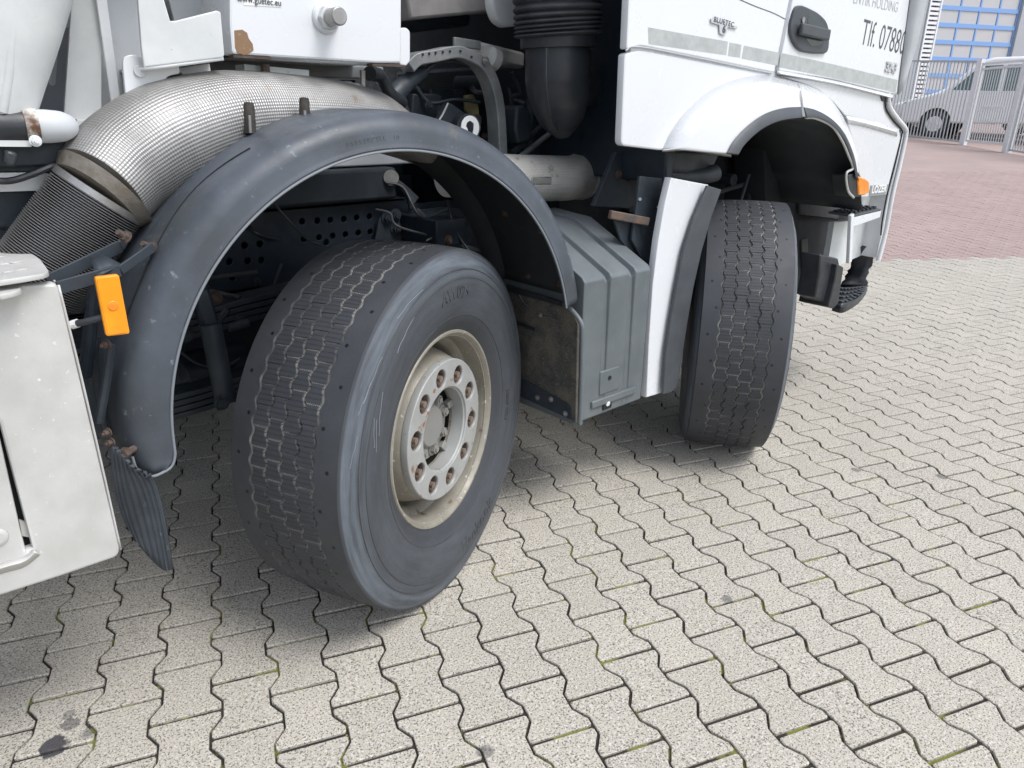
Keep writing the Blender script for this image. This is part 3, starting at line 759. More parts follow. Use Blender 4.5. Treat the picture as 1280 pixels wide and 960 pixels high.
# outline in the YZ plane: outer face, sloped top, flat top
prof=[(0.0,ZB+.01),(0.0,ZT-.012),(.012,ZT+.004),(.30,1.07),(.50,1.085),(.50,ZB-.02),(.03,ZB-.01)]
def rib_box():
    m=MB(); cuts=[(0,0),(.100,0),(.108,-.016),(.126,-.016),(.134,0),(.230,0),(.238,-.016),(.256,-.016),(.264,0),(.343,0)]
    vs=[]
    for c,d in cuts:
        X=X0+c
        for (y,z) in prof:
            vs.append((X,y-(d if (z>ZB+.13 or y>.01) and y<.4 else 0)*(1 if y<.02 else .3), z+(d if z>ZT-.02 else 0)))
    n=len(prof); fs=[(k*n+j,k*n+(j+1)%n,(k+1)*n+(j+1)%n,(k+1)*n+j) for k in range(len(cuts)-1) for j in range(n)]
    fs+=[tuple(range(n)),tuple(reversed(range((len(cuts)-1)*n,len(cuts)*n)))]
    m.add(vs,fs); return m
rb_=rib_box(); rb_.obj('battery_cover',BOXG,truck,bevel=.006,smooth=30,seg=3)
m=MB(); m.box(X0+.10,X0+.205,-.004,.02,ZB+.085,ZB+.175); m.obj('cover_pocket',BOXG,truck,bevel=.004)
m=MB(); m.box(X0+.06,X0+.30,-.009,.02,ZB+.045,ZB+.072); m.obj('cover_ledge',BOXG,truck,bevel=.004)
m=MB(); m.box(X0+.125,X0+.170,-.0045,.0,ZB+.022,ZB+.066); m.obj('cover_latch_hole',GASKET,truck)
m=MB(); m.cyl((X0+.147,-.009,ZB+.042),(X0+.147,.0,ZB+.044),.010,n=12); m.obj('cover_latch',INKW,truck,bevel=.001)
m=MB(); m.cyl((X0+.150,-.0065,ZB+.142),(X0+.150,.0,ZB+.142),.008,n=12); m.obj('cover_screw',GASKET,truck)

# ---- white front apron strip and grey edge behind the front wheel
plate('rear_apron',px([(839,222),(886,231),(868,270),(855,310),(846,355),(838,400),(832,440),(828,491),(808,497),(811,430),(816,355),(823,300),(831,255)],.02),.02,.03,WHITE,truck,bevel=.004)
def ribbon(name,outer,inner,Yo,Yi,matl,n=24,**k):
    return loft(name,[[at(a,b,Y=Yo) for a,b in outer],[at(a,b,Y=Yi) for a,b in inner]],matl,truck,n=n,**k)
plate('apron_edge',px([(885,232),(902,237),(890,270),(877,315),(867,360),(860,400),(854,440),(847,482),(840,490),(829,493),(833,440),(839,400),(847,355),(856,310),(869,270)],-.006),-.006,.012,TRIM,truck,bevel=.003)
plate('apron_side',px([(800,220),(838,224),(826,290),(815,330),(806,330),(790,300)],.10),.10,.012,DARKM2,truck)
for q in ((800,249),(823,259)):
    m=MB(); m.cyl(at(*q,Y=.094),at(*q,Y=.10),.006,n=10); m.obj('rivet',STEEL,truck)

# ---- cab
CY=.05
# shell behind the panels
sh=MB(); sh.box(1.225,2.86,CY+.05,2.44,1.52,3.2); sh.obj('cab_shell',WHITE,truck,bevel=.03)
plate('rear_cab_panel',rpoly(px([(788,-320),(1010,-330),(987,0),(968,91),(880,73),(800,57),(783,62),(786,0)],CY),[0,0,0,.01,.01,.02,.01,0]),CY,.03,WHITE,truck,bevel=.005)
plate('cab_stripe',px([(810,34),(910,52),(908,69),(811,55)],CY-.0005),CY-.0005,.0012,STRIPE,truck,bevel=.0001)
plate('cab_stripe',px([(912,53),(927,56),(925,72),(910,70)],CY-.0005),CY-.0005,.0012,STRIPE,truck,bevel=.0001)
plate('cab_stripe',px([(930,57),(975,66),(972,82),(927,73)],CY-.0005),CY-.0005,.0012,STRIPE,truck,bevel=.0001)
# seam line of the upper locker lid
plate('cab_skin',px([(800,-320),(1005,-330),(1120,-330),(1130,0),(1112,118),(1050,125),(985,110),(800,75),(788,70)],CY+.012),CY+.012,.02,WHITE,truck)
tube('panel_seam',[at(a,b,Y=CY-.0005) for a,b in ((900,-12),(940,6),(966,16),(982,24))],.0014,TRIM,truck,n=6)
tube('panel_seam',[at(a,b,Y=CY-.0005) for a,b in ((782,63),(800,58.5),(880,74),(968,92))],.002,WHITE_G,truck,n=6)
plate('door',rpoly(px([(1014,-330),(1200,-330),(1137,0),(1121,118),(1108,116),(1040,99),(973,89),(991,0)],CY-.004),[0,0,0,.015,.01,.1,.02,0]),CY-.004,.035,WHITE,truck,bevel=.005)
plate('door_stripe',px([(976,66),(1040,80),(1090,92),(1122,100),(1119.5,116),(1108,113),(1040,97),(974,84)],CY-.0045),CY-.0045,.0012,STRIPE,truck,bevel=.0001)
# sill moulding under the door
loft('door_sill',[[at(a,b,Y=CY-.004) for a,b in ((972,88),(1040,100),(1090,112),(1119,119))],[at(a,b+3.5,Y=CY-.014) for a,b in ((972,88),(1040,100),(1090,112),(1116,119))],[at(a,b+6,Y=CY+.01) for a,b in ((972,88),(1040,100),(1090,112),(1112,119))]],WHITE,truck)
# lower rear corner panel
plate('corner_panel',rpoly(px([(781,67),(800,62),(880,77),(972,95),(1003,104),(1003,136),(950,150),(915,189),(908,193),(860,186),(826,188),(776,182)],CY+.004),[.01,.02,0,0,0,0,0,0,0,0,.02,.02]),CY+.004,.03,WHITE,truck,bevel=.006)
# wheel-arch flare: three rows, swelling outwards
fl_o=[(828,187),(840,163),(860,137),(890,112),(925,98),(960,94),(1003,104)]
fl_m=[(856,187),(872,162),(893,140),(917,122),(942,110),(965,104),(1003,112)]
fl_i=[(908,192),(917,176),(935,157),(957,142),(980,135),(1003,133.5)]
F3=lambda l,Y:[at(a,b,Y=Y) for a,b in l]
loft('arch_flare',[F3(fl_o,CY+.003),F3(fl_m,-.018),F3(fl_i,-.030),F3(fl_i,.02)],WHITE,truck,n=40,smooth=25)
fr_o=[(1003,104),(1022,112),(1040,126),(1054,146),(1063,165),(1071,190),(1074,222)]
fr_m=[(1003,112),(1020,119),(1037,133),(1051,152),(1061,172),(1070,198),(1073,224)]
fr_i=[(1003,133.5),(1018,137),(1034,145),(1048,157),(1059,174),(1068,198),(1073,226)]
loft('arch_flare',[F3(fr_o,CY+.003),F3(fr_m,-.018),F3(fr_i,-.030),F3(fr_i,.02)],WHITE,truck,n=40,smooth=25)
tube('arch_flare_seam',[at(998,104,Y=.03),at(1001,114,Y=-.021),at(1003,134,Y=-.032)],.0014,WHITE_G,truck,n=6)
tr_i=[(922,193),(931,179),(951,161),(975,150),(1003,146)]
loft('arch_trim',[F3(fl_i[:-1]+[(1001,133.5)],-.033),F3(tr_i,-.034),F3(tr_i,.05)],TRIM,truck,n=40,smooth=30)
tr2=[(1007,146.5),(1022,147),(1040,156),(1054,172),(1063,192),(1068,210),(1070,222)]
loft('arch_trim',[F3([(1004.5,134)]+fr_i[1:],-.033),F3(tr2,-.030),F3(tr2,.05)],TRIM,truck,n=40,smooth=30)
tube('arch_bead',F3([(1007,147),(1020,148),(1040,158),(1052,175),(1060,193),(1066,210),(1058,217),(1060,238),(1067,247)],-.024),.0055,ALU,truck,n=8,res=50)
# underside return of the flare
loft('flare_underside',[F3([(828,187),(860,185),(908,192),(914,193)],-.006),F3([(828,189),(860,188),(908,195),(914,196)],.07)],ALU,truck)
# front corner below the door
plate('front_fender_upper',rpoly(px([(972,94),(1060,106),(1110,120),(1106,128),(1122,152),(1127,163),(1085,152),(1056,144),(1042,128),(1022,112),(1003,104)],CY+.004),[0,0,.02,.01,.01,.01,0,0,0,0,0]),CY+.004,.03,WHITE,truck,bevel=.004)
plate('front_fender',rpoly(px([(1057,146),(1085,152),(1124,161),(1126,172),(1117,207),(1108,243),(1077,247),(1075,222),(1070,188),(1063,164)],CY-.002),[0,.02,.01,.01,0,.005,.01,0,0,0]),CY-.002,.03,WHITE,truck,bevel=.005)
loft('fender_ridge',[F3([(1057,145),(1085,151),(1121,160)],CY-.002),F3([(1059,149),(1085,155),(1121,165)],CY-.012),F3([(1060,154),(1085,159),(1121,170)],CY-.002)],WHITE,truck)
tube('bumper_seam',[at(a,b,Y=CY-.001) for a,b in ((1106,122),(1108,137),(1118,152),(1127,162),(1127,170),(1118,208),(1109,243),(1103,275),(1101,294))],.004,GASKET,truck,n=8,res=60)
tube('bumper_edge',[at(a,b,Y=CY) for a,b in ((1110,118),(1112,134),(1122,149),(1131,160),(1132,170),(1124,208),(1115,246),(1107,290),(1098,326))],.012,WHITE,truck,n=10,res=60)
m=MB(); m.prism([at(a,b,Y=CY-.002) for a,b in ((1101,118),(1117,120),(1115,128),(1103,126))],(0,.05,0)); m.obj('sill_end_cap',BLACKP,truck,bevel=.003)
# front air deflector at the corner of the cab
d1=[at(a,b,Y=CY) for a,b in ((1190,-330),(1137,0),(1121,118))]; d2=[at(a,b,X=d.x+.06) for (a,b),d in zip(((1215,-330),(1157,0),(1129,102)),d1)]
d3=[p+Vector((.03,.25,0)) for p in d2]
loft('corner_deflector',[d1,[p.lerp(q,.45)+Vector((0,-.004,0)) for p,q in zip(d1,d2)],d2],WHITE_G,truck,n=12,solid=.012,smooth=8)
loft('cab_front',[d2,d3],WHITE,truck,n=12,solid=.012)
for t in (.18,.34,.52,.7):
    p=d1[1].lerp(d1[2],t); q=d2[1].lerp(d2[2],t+.05); tube('deflector_rib',[p+Vector((0,-.002,.02)),q+Vector((0,-.006,0))],.004,WHITE_G,truck,n=6)
# wedge between fender and ground: front apron inside of bumper
plate('bumper_side',px([(1110,243),(1127,166),(1131,168),(1101,324),(1096,322)],CY+.02),CY+.02,.25,WHITE,truck,bevel=.004)
# text and badges
def dirx(a,b,Y): return (at(*b,Y=Y)-at(*a,Y=Y)).normalized()
dx=dirx((1078,45),(1128,70),CY-.005)
text_on('cab_lettering','Tlf. 07880',.148,at(1103,62,Y=CY-.0046),dirx((1078,50),(1125,62),CY),INK,truck,width=.78,bold=-.001,extrude=.0004)
text_on('cab_lettering','ENTIR HOLDING',.062,at(1095,10,Y=CY-.0046),dirx((1076,3),(1122,13),CY),INKG,truck,width=.95,extrude=.0004,bold=-.0006)
text_on('emblem_lettering','3243',.060,at(1113,90,Y=CY-.008),dirx((1102,87),(1120,91),CY),CHROME,truck,bold=.002,extrude=.003)
bdx=dirx((887,24),(921,34),CY)
bz=Vector((0,0,1))
def bad(pt): return at(*pt,Y=CY-.002)
m=MB(); m.prism([bad(p) for p in ((887.5,23),(921,33),(920,36.5),(908.5,34),(907,42.5),(904,44),(900,43),(898.5,41),(898,31.5),(888,28.5))],(0,-.004,0)); m.obj('engine_badge',CHROME,truck,bevel=.0012)
text_on('badge_lettering','BLUETEC',.0235,at(904.8,30.6,Y=CY-.0065),bdx,INK,truck,bold=.0003,space=1.15,width=1.18)
text_on('badge_lettering','6',.034,at(904.6,40.8,Y=CY-.0065),bdx,INK,truck,bold=.0012,width=1.15)
m=MB(); m.prism([at(a,b,Y=CY-.003) for a,b in ((1088,232),(1111,230.5),(1109,239),(1106,242),(1086,245))],(0,-.001,0)); m.obj('nameplate',GALV2,truck)
text_on('nameplate_lettering','LOZER',.052,at(1098.5,240.5,Y=CY-.0045),dirx((1089,239),(1109,237),CY),INKW,truck,bold=.0015,width=1.1)
# door handle
hp=[(995,8),(1003,6),(1022,15),(1033,25),(1037,37),(1037,58),(1034,67),(1018,67),(1001,64),(993,55),(988,40),(989,28)]
plate('door_handle',rpoly(px(hp,CY-.016),.03,4),CY-.016,.018,TRIM,truck,bevel=.005)
plate('handle_recess',rpoly(px([(1010,20),(1016,20),(1030,30),(1032,38),(1010,33)],CY-.0168),.015),CY-.0168,.004,GLASSD,truck,bevel=.0005)
plate('handle_recess',rpoly(px([(1007,48),(1030,52),(1026,57),(1014,58)],CY-.0168),.012),CY-.0168,.004,GLASSD,truck,bevel=.0005)
m=MB(); a_=at(1001,36,Y=CY-.032); b_=at(1036,44,Y=CY-.032); m.bar(a_,b_,.018,.042); m.obj('handle_grip',TRIM,truck,bevel=.006)
m=MB(); c=at(1004,25,Y=CY-.018); m.cyl(c,c+Vector((0,-.003,0)),.011,n=16); m.obj('door_lock',STEEL,truck)
# marker lamp on the arch
m=MB(); m.prism([at(a,b,Y=-.022) for a,b in ((1060,219),(1073,215),(1076,220),(1076,246),(1064,246),(1061,238))],(0,.08,0)); m.obj('marker_lamp_holder',BLACKP,truck,bevel=.004)
m=MB(); m.prism([at(a,b,Y=-.03) for a,b in ((1073,220),(1082,223),(1087,228),(1087,241),(1081,244),(1074,244))],(0,.05,0)); m.obj('marker_lamp',ORANGE2,truck,bevel=.006)
# entry steps
m=MB(); m.prism([at(a,b,Y=.16) for a,b in ((1064,247),(1108,243),(1101,300),(1075,320),(1048,332),(1036,322),(1043,278),(1062,276))],(0,.03,0)); m.obj('step_well',WHITE_D,truck)
m=MB(); m.bar(at(1064,268,Y=-.0),at(1061,328,Y=-.0),.018,.03); m.obj('step_post',WHITE,truck,bevel=.003)
m=MB(); m.prism([at(a,b,Y=.0) for a,b in ((1066,272),(1102,263),(1100,272),(1066,284))],(0,.02,0)); m.obj('step_riser',WHITE,truck,bevel=.003)
p1,p2=at(1067,272,Y=.0),at(1101,264,Y=.0)
m=MB(); m.prism([p1,p2,p2+Vector((0,.13,.004)),p1+Vector((0,.13,.004))],(0,0,.012)); m.obj('step_tread',TRIM,truck,bevel=.003)
st=MB()
for i in range(7):
    for j in range(3):
        c=p1.lerp(p2,(i+.5)/7)+Vector((0,.03+.035*j,.016)); st.box(c.x-.012,c.x+.012,c.y-.010,c.y+.010,c.z-.002,c.z+.008)
tag(st.obj('step_studs',BLACKP,truck),kind='stuff')
# lower black step
def Q(a,b,Y): return at(a,b,Y=Y)
m=MB(); m.prism([Q(a,b,.0) for a,b in ((1047,330),(1055,334),(1048,380),(1042,386),(1035,384),(1044,350))],(0,.16,0)); m.obj('lower_step_cheek',BLACKP,truck,bevel=.006)
m=MB(); m.prism([Q(a,b,.03) for a,b in ((1026,318),(1048,323),(1050,332),(1038,384),(1019,372),(1024,345))],(0,.10,0)); m.obj('lower_step_housing',BLACKP,truck,bevel=.008)
z0=at(1056,384,Y=-.02).z
def Z0(a,b,dz=0): p=at(a,b,Z=z0); return Vector((p.x,p.y,z0+dz))
tq=[Z0(1040,381),Z0(1052,384),Z0(1064,379),Z0(1075,371),Z0(1083,361)]; bq=[Z0(1050,357),Z0(1058,357),Z0(1067,357),Z0(1076,357.5),Z0(1084,358)]
loft('lower_step_tread',[tq,bq],BLACKP,truck,solid=.012,n=16)
loft('lower_step_lip',[[p+Vector((0,0,.010)) for p in tq],[p+Vector((-.004,-.008,.004)) for p in tq],[p+Vector((-.002,-.004,-.030)) for p in tq]],BLACKP,truck,solid=.004,n=16)
st=MB(); A_=spline(tq,10); B_=spline(bq,10)
for i in range(1,9):
    for j in range(1,5):
        c=A_[i].lerp(B_[i],j/5); st.box(c.x-.012,c.x+.012,c.y-.010,c.y+.010,c.z,c.z+.010)
tag(st.obj('lower_step_studs',TRIM,truck,bevel=.002),kind='stuff')
r1=[Z0(1050,358),at(1059,345,Y=bq[0].y+.0),at(1064,330,Y=bq[0].y-.01),at(1067,308,Y=bq[0].y-.03)]
r2=[Z0(1084,358),at(1084,345,Y=bq[4].y),at(1091,328,Y=bq[4].y-.005),at(1095,304,Y=bq[4].y-.01)]
rows=[]
for t in range(13):
    f=t/12; rows.append([p+Vector((0,.006*math.sin(f*28),0)) for p in (spline(r1,13)[t],spline(r2,13)[t])])
loft('lower_step_riser',rows,BLACKP,truck,solid=.02,n=4,smooth=60)
# cab wheel-arch liner and inner structure
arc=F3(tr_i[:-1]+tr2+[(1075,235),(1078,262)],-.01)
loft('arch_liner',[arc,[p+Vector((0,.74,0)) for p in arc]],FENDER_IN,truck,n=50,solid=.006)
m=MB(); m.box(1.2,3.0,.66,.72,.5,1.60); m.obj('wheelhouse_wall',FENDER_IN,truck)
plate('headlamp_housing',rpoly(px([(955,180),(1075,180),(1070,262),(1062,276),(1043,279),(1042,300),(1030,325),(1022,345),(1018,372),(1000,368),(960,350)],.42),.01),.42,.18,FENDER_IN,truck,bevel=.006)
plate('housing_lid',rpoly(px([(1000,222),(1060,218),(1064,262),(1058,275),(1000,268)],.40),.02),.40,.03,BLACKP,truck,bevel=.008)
plate('housing_lid',rpoly(px([(990,158),(1020,150),(1052,170),(1062,212),(996,218),(984,190)],.41),.03),.41,.03,BLACKP,truck,bevel=.01)
plate('housing_rib',rpoly(px([(1002,300),(1010,298),(1011,335),(1003,338)],.41),.008),.41,.02,BLACKP,truck,bevel=.004)
tube('height_rod',[at(922,262,Y=.45),at(936,218,Y=.45)],.010,DARKM2,truck,n=8)
m=MB(); c=at(918,225,Y=.5); m.cyl(c,c+Vector((0,.1,0)),.03,n=14); m.obj('valve',DARKM2,truck,bevel=.004)
m=MB(); m.box(2.45,2.95,.50,2.2,.40,1.2); m.obj('front_crossmember',FENDER_IN,truck,bevel=.02)
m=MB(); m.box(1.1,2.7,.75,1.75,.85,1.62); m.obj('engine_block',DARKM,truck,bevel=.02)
m=MB(); m.box(1.60,1.72,.48,.60,.5,1.25); m.cyl((1.66,.40,.75),(1.66,.40,1.28),.06); m.obj('air_spring',BLACKP,truck,bevel=.01)
# bracket and hose under the corner panel
loft('corner_bracket',[[at(838,186,Y=.14),at(834,215,Y=.14)],[at(896,192,Y=.14),at(884,217,Y=.14)]],TRIM,truck,n=6,solid=.01)
tube('rubber_duct',[at(806,208,Y=.20),at(820,213,Y=.18),at(850,221,Y=.15),at(880,220,Y=.12),at(894,216,Y=.11)],[.020,.026,.024,.030,.034],RUBBER,truck,n=14)
yz=MB(); yz.prism([at(a,b,Y=.30) for a,b in ((770,190),(840,192),(832,260),(800,262),(742,258))],(0,.02,0)); yz.obj('inner_panel',DARKM2,truck,bevel=.003)
for q in ((773,218),(788,220)):
    m=MB(); hexbolt(m,at(*q,Y=.298),(0,-1,0),.014,.008); m.obj('panel_bolt',RUST,truck)
# rusty bracket on top of the box
m=MB(); m.bar(at(762,268,Y=.12),at(810,277,Y=.08),.02,.03); m.obj('rusty_bracket',mat('rust_streaked_steel',(.07,.07,.07),.7,.1,(.17,.10,.07),30,.4,.4,150),truck,bevel=.004)
plate('bracket_web',rpoly(px([(768,274),(810,280),(812,330),(800,338),(790,318),(776,300)],.12),.01),.12,.01,DARKM2,truck)
for q in ((796,300),(799,321)):
    m=MB(); hexbolt(m,at(*q,Y=.119),(0,-1,0),.010,.008); m.obj('panel_bolt',STEEL,truck)

# ---- chassis rails
ry_=.85
def zx(a,b,Y=ry_): p=at(a,b,Y=Y); return (p.x,p.z)
top=zx(508,247)[1]
hol=[]
for q in ((378,277),(397,276),(413,275),(430,274),(446,272),(462,270.5),(380,299),(399,297),(416,295),(432,293),(448,291),(463,289.5),(408,303),(306,307),(325,305),(310,326),(327,325),(287,327),(291,347)):
    x,z=zx(*q); hol.append(circ(x,z,.0115,12))
ze=top-.27
plate('chassis_rail',[(-3.2,ze),(zx(509,250)[0],ze),(zx(509,250)[0],top-.01),(zx(509,250)[0]-.02,top),(-3.2,top)],ry_,.010,DARKM,truck,holes=hol,bevel=.002)
m=MB(); m.box(-3.2,zx(509,250)[0],ry_,ry_+.08,top-.009,top-.001); m.box(-3.2,zx(509,250)[0],ry_,ry_+.08,ze,ze+.009); m.obj('rail_flange',DARKM,truck)
plate('chassis_rail',[(zx(509,250)[0]+.01,ze-.05),(2.9,ze-.05),(2.9,top-.03),(zx(509,250)[0]+.01,top-.03)],ry_+.03,.010,DARKM,truck,bevel=.002)
x0,z1=zx(514,263); x1,_=zx(566,262)
h2=[]
for q in ((531,268),(547,270),(518,287),(532,286)):
    x,z=zx(*q,Y=.83); h2.append(circ(x,z,.014,12))
plate('rail_bracket',rpoly([zx(513,264,.83),zx(553,259,.83),zx(590,262,.83),zx(600,330,.83),zx(514,330,.83)],.012),.83,.012,DARKM2,truck,holes=h2,bevel=.002)
plate('bracket_plate',rpoly([zx(469,300,.82),zx(474,275,.82),zx(482,266,.82),zx(500,262,.82),zx(502,310,.82)],.008),.82,.012,DARKM2,truck)
for q in ((484,272),(494,269),(495,285),(520,268),(548,283)):
    m=MB(); hexbolt(m,at(*q,Y=.818),(0,-1,0),.018,.016); m.obj('chassis_bolt',DARKM2,truck)
m=MB(); m.box(at(541,275,Y=.6).x,at(541,275,Y=.6).x+.14,.58,.83,at(541,275,Y=.6).z-.10,at(541,275,Y=.6).z+.0); m.obj('axle_stop',DARKM,truck,bevel=.006)
# far rail, cross members
m=MB(); m.box(-3.2,2.9,1.64,1.65,ze,top); m.obj('chassis_rail',DARKM,truck)
for X in (-1.6,-.75,.55,1.3):
    m=MB(); m.box(X,X+.10,ry_+.02,1.64,ze+.03,top-.03); m.obj('cross_member',DARKM,truck,bevel=.01)
# subframe beam above the rail with grey deck
sb0=at(300,258,Y=.80); sb1=at(487,212,Y=.80)
m=MB(); m.box(-3.2,at(497,240,Y=.80).x,.80,.95,top+.006,at(440,212,Y=.80).z); m.obj('subframe_beam',DARKM2,truck,bevel=.012)
tube('subframe_pivot',[at(489,222,Y=.78),at(489,222,Y=.86)],.028,STEEL,truck,n=20,res=8)
loft('subframe_gusset',[[at(488,219,Y=.80),at(505,232,Y=.80),at(520,246,Y=.80)],[at(505,244,Y=.80),at(508,250,Y=.80),at(510,262,Y=.80)]],DARKM2,truck,solid=.02)
zt=at(440,212,Y=.80).z
m=MB(); m.box(-3.2,.62,.86,1.65,zt+.005,zt+.13); m.obj('deck_plate',WHITE_G,truck,bevel=.006)
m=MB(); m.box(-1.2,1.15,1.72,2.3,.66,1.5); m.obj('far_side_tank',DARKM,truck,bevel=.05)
# wires
tube('brake_hose',[at(343,255,Y=.80),at(365,280,Y=.78),at(385,300,Y=.78),at(400,306,Y=.78)],.004,BLACKP,truck,n=8)
tube('brake_hose',[at(533,301,Y=.6),at(548,292,Y=.62),at(561,280,Y=.65)],.003,STEEL,truck,n=6)
# leaf springs: separate leaves
def leafpack(pa,pb,nl,w_=.09,sag=.03,t=.016,gap=.004,nm='spring_leaf'):
    for i in range(nl):
        f=i/(nl); A=Vector(pa).lerp(Vector(pb),.05*f*1.6); B=Vector(pb).lerp(Vector(pa),.05*f*1.6)
        A.z-=i*(t+gap); B.z-=i*(t+gap); P=[]
        for k in range(9):
            s_=k/8; P.append(A.lerp(B,s_)+Vector((0,0,-sag*4*s_*(1-s_))))
        m=MB(); 
        vs=[q+Vector((0,dy,dz)) for q in P for dy,dz in ((0,0),(w_,0),(w_,t),(0,t))]
        fs=[(4*k+j,4*k+(j+1)%4,4*k+4+(j+1)%4,4*k+4+j) for k in range(8) for j in range(4)]+[(0,1,2,3),(35,34,33,32)]
        m.add(vs,fs); m.obj(nm,DARKM2,truck,bevel=.002)
pa=at(205,497,Y=.55); pb=at(290,478,Y=.55); pb=pa+(pb-pa)*2.2; pb.z=pa.z+.02
leafpack(pa-Vector((.5,0,0)),pb,4)
pc=at(215,425,Y=.60); pd=at(350,362,Y=.60)
leafpack(pc-Vector((.4,0,.02)),pd+Vector((.5,0,0)),4,sag=-.03)
tube('shackle_pin',[at(286,410,Y=.58),at(310,403,Y=.58)],.014,DARKM2,truck,n=12)
# hanging strut
m=MB(); m.bar(at(247,360,Y=.50),at(268,425,Y=.48),.045,.05); m.obj('spring_hanger',DARKM,truck,bevel=.01)
tube('shock_absorber',[at(263,405,Y=.46),at(282,500,Y=.44)],.030,DARKM2,truck,n=18,res=12)
m=MB(); hexbolt(m,at(277,503,Y=.42),(0,-1,0),.016,.02); m.obj('chassis_bolt',DARKM2,truck)
# gearbox, propshaft: dark mass between the rails
m=MB(); m.box(-3.0,.6,1.0,1.5,.52,.80); m.cyl((-3,1.25,.75),(1.2,1.25,.80),.07); m.obj('gearbox',DARKM,truck,bevel=.03)
m=MB(); m.cyl((-.42,.72,.62),(-.20,.72,.62),.10,n=24); m.obj('brake_chamber',DARKM,truck,bevel=.006)

# ---- mudguard brackets, reflector and flap on the rear side
REF=[(118.5,346.5),(149,343),(163,417.5),(133,421)]
plate('side_reflector',rpoly(px(REF,-.03),.006),-.03,.014,ORANGE,truck,bevel=.003)
rc=at(141.5,382,Y=-.031)
m=MB(); m.cyl(rc,rc+Vector((0,-.002,0)),.010,n=16); m.obj('reflector_boss',ORANGE2,truck,bevel=.001)
text_on('reflector_mark','E4',.012,at(143,396,Y=-.0305),(1,0,0),ORANGE2,truck)
plate('reflector_frame',rpoly(px([(121,348),(146.5,345.5),(160,415.5),(135,419)],-.0312),.005),-.0312,.002,ORANGE,truck,bevel=.0006)
tube('reflector_cable',[at(92,405,Y=.03),at(108,402,Y=.0),at(130,396,Y=-.015)],.007,BLACKP,truck,n=10)
m=MB(); m.cyl(at(90,406,Y=.03),at(97,404,Y=.02),.009,n=10); m.obj('cable_ferrule',INKW,truck)
br=MB(); 
def strip(a,b,w_,Ya,Yb,t=.006):
    return (at(*a,Y=Ya),at(*b,Y=Yb),w_,t)
for a,b,Ya,Yb,w_ in (((58,352),(150,308),.05,.10,.026),((150,308),(160,293),.10,.13,.022),((72,360),(150,338),.00,.02,.026),((150,338),(192,308),.02,.05,.020)):
    m=MB(); m.bar(at(*a,Y=Ya),at(*b,Y=Yb),.007,w_); m.obj('mudguard_bracket',DARKM2,truck,bevel=.0015)
loft('bracket_web',[[at(112,322,Y=.06),at(128,318,Y=.06)],[at(121,346,Y=.0),at(152,330,Y=.02)]],DARKM2,truck,n=4,solid=.005)
for a,b in (((147,290),(158,297)),((178,304),(190,310))):
    m=MB(); A=at(*a,Y=.06); B=at(*b,Y=.07); m.cyl(A,B,.006,n=10); m.cyl(B-(B-A)*.45,B-(B-A)*.1,.0105,n=6); m.cyl(B-(B-A)*.1,B,.014,n=14); m.obj('bracket_bolt',RUST,truck)
tube('mudguard_stay',[at(139,432,Y=.03),at(134,470,Y=.05),at(124,528,Y=.06)],.010,DARKM2,truck,n=8)
tube('mudguard_stay',[at(118,352,Y=.12),at(113,420,Y=.12),at(107,470,Y=.14)],.012,DARKM,truck,n=8)
tube('air_hose',[at(122,420,Y=.15),at(118,450,Y=.15),at(124,500,Y=.15),at(133,545,Y=.12)],.008,BLACKP,truck,n=8)
for q in ((135,430),(136,540),(140,552)):
    m=MB(); hexbolt(m,at(*q,Y=.02),(-1,-.5,0),.007,.012); m.obj('bracket_bolt',RUST,truck)
m=MB(); A=at(153,569,Y=.0); m.cyl(A,A+Vector((.03,.02,0)),.008,n=8); m.cyl(A,A+Vector((.012,.01,0)),.013,n=6); m.obj('bracket_bolt',RUST,truck)
# ribbed rubber flap
ft=[at(137,556,Y=.02),at(150,566,Y=.0),at(165,585,Y=-.01),at(186,596,Y=-.01)]
fm=[at(146,625,Y=.03),at(162,630,Y=.02),at(184,625,Y=.0),at(200,622,Y=-.01)]
fb=[at(166,670,Y=.03),at(182,692,Y=.02),at(203,712,Y=.0),at(216,712,Y=-.01)]
rows=[]
n1_=50
T_,M_,B_=spline(ft,n1_),spline(fm,n1_),spline(fb,n1_)
fl=MB(); R_=14; vs=[]
for i in range(R_+1):
    s_=i/R_
    for j in range(n1_):
        p=T_[j]*(1-s_)*(1-2*s_)+M_[j]*4*s_*(1-s_)+B_[j]*s_*(2*s_-1)
        rib=.0028*(1 if (j//3)%2 and 3<j<46 and s_<.93 else 0); vs.append(p+Vector((-.6,-.8,0))*rib)
fl.add(vs,[(i*n1_+j,i*n1_+j+1,(i+1)*n1_+j+1,(i+1)*n1_+j) for i in range(R_) for j in range(n1_-1)])
fl.obj('mud_flap',mat('flap_rubber',(.024,.030,.038),.6,0,(.055,.066,.078),9,.5,.2,200,spots=[((.13,.14,.15),30,.62,.1)]),truck,solid=.008,smooth=25)

# ---- pale aluminium side cover, with slot, and step plate above it
cvY=-.02
cov=px([(-60,378),(20,358),(68,354),(73,358),(150,686),(149,692),(145,697),(75,721),(0,745),(-140,790)],cvY)
slot=px([(-6,520),(0,530),(41,686),(33,689),(26,662)],cvY)
plate('side_cover',rpoly(cov,[0,0,.01,.01,.012,.012,.012,0,0,0]),cvY,.03,ALU,truck,holes=[slot],bevel=.006)
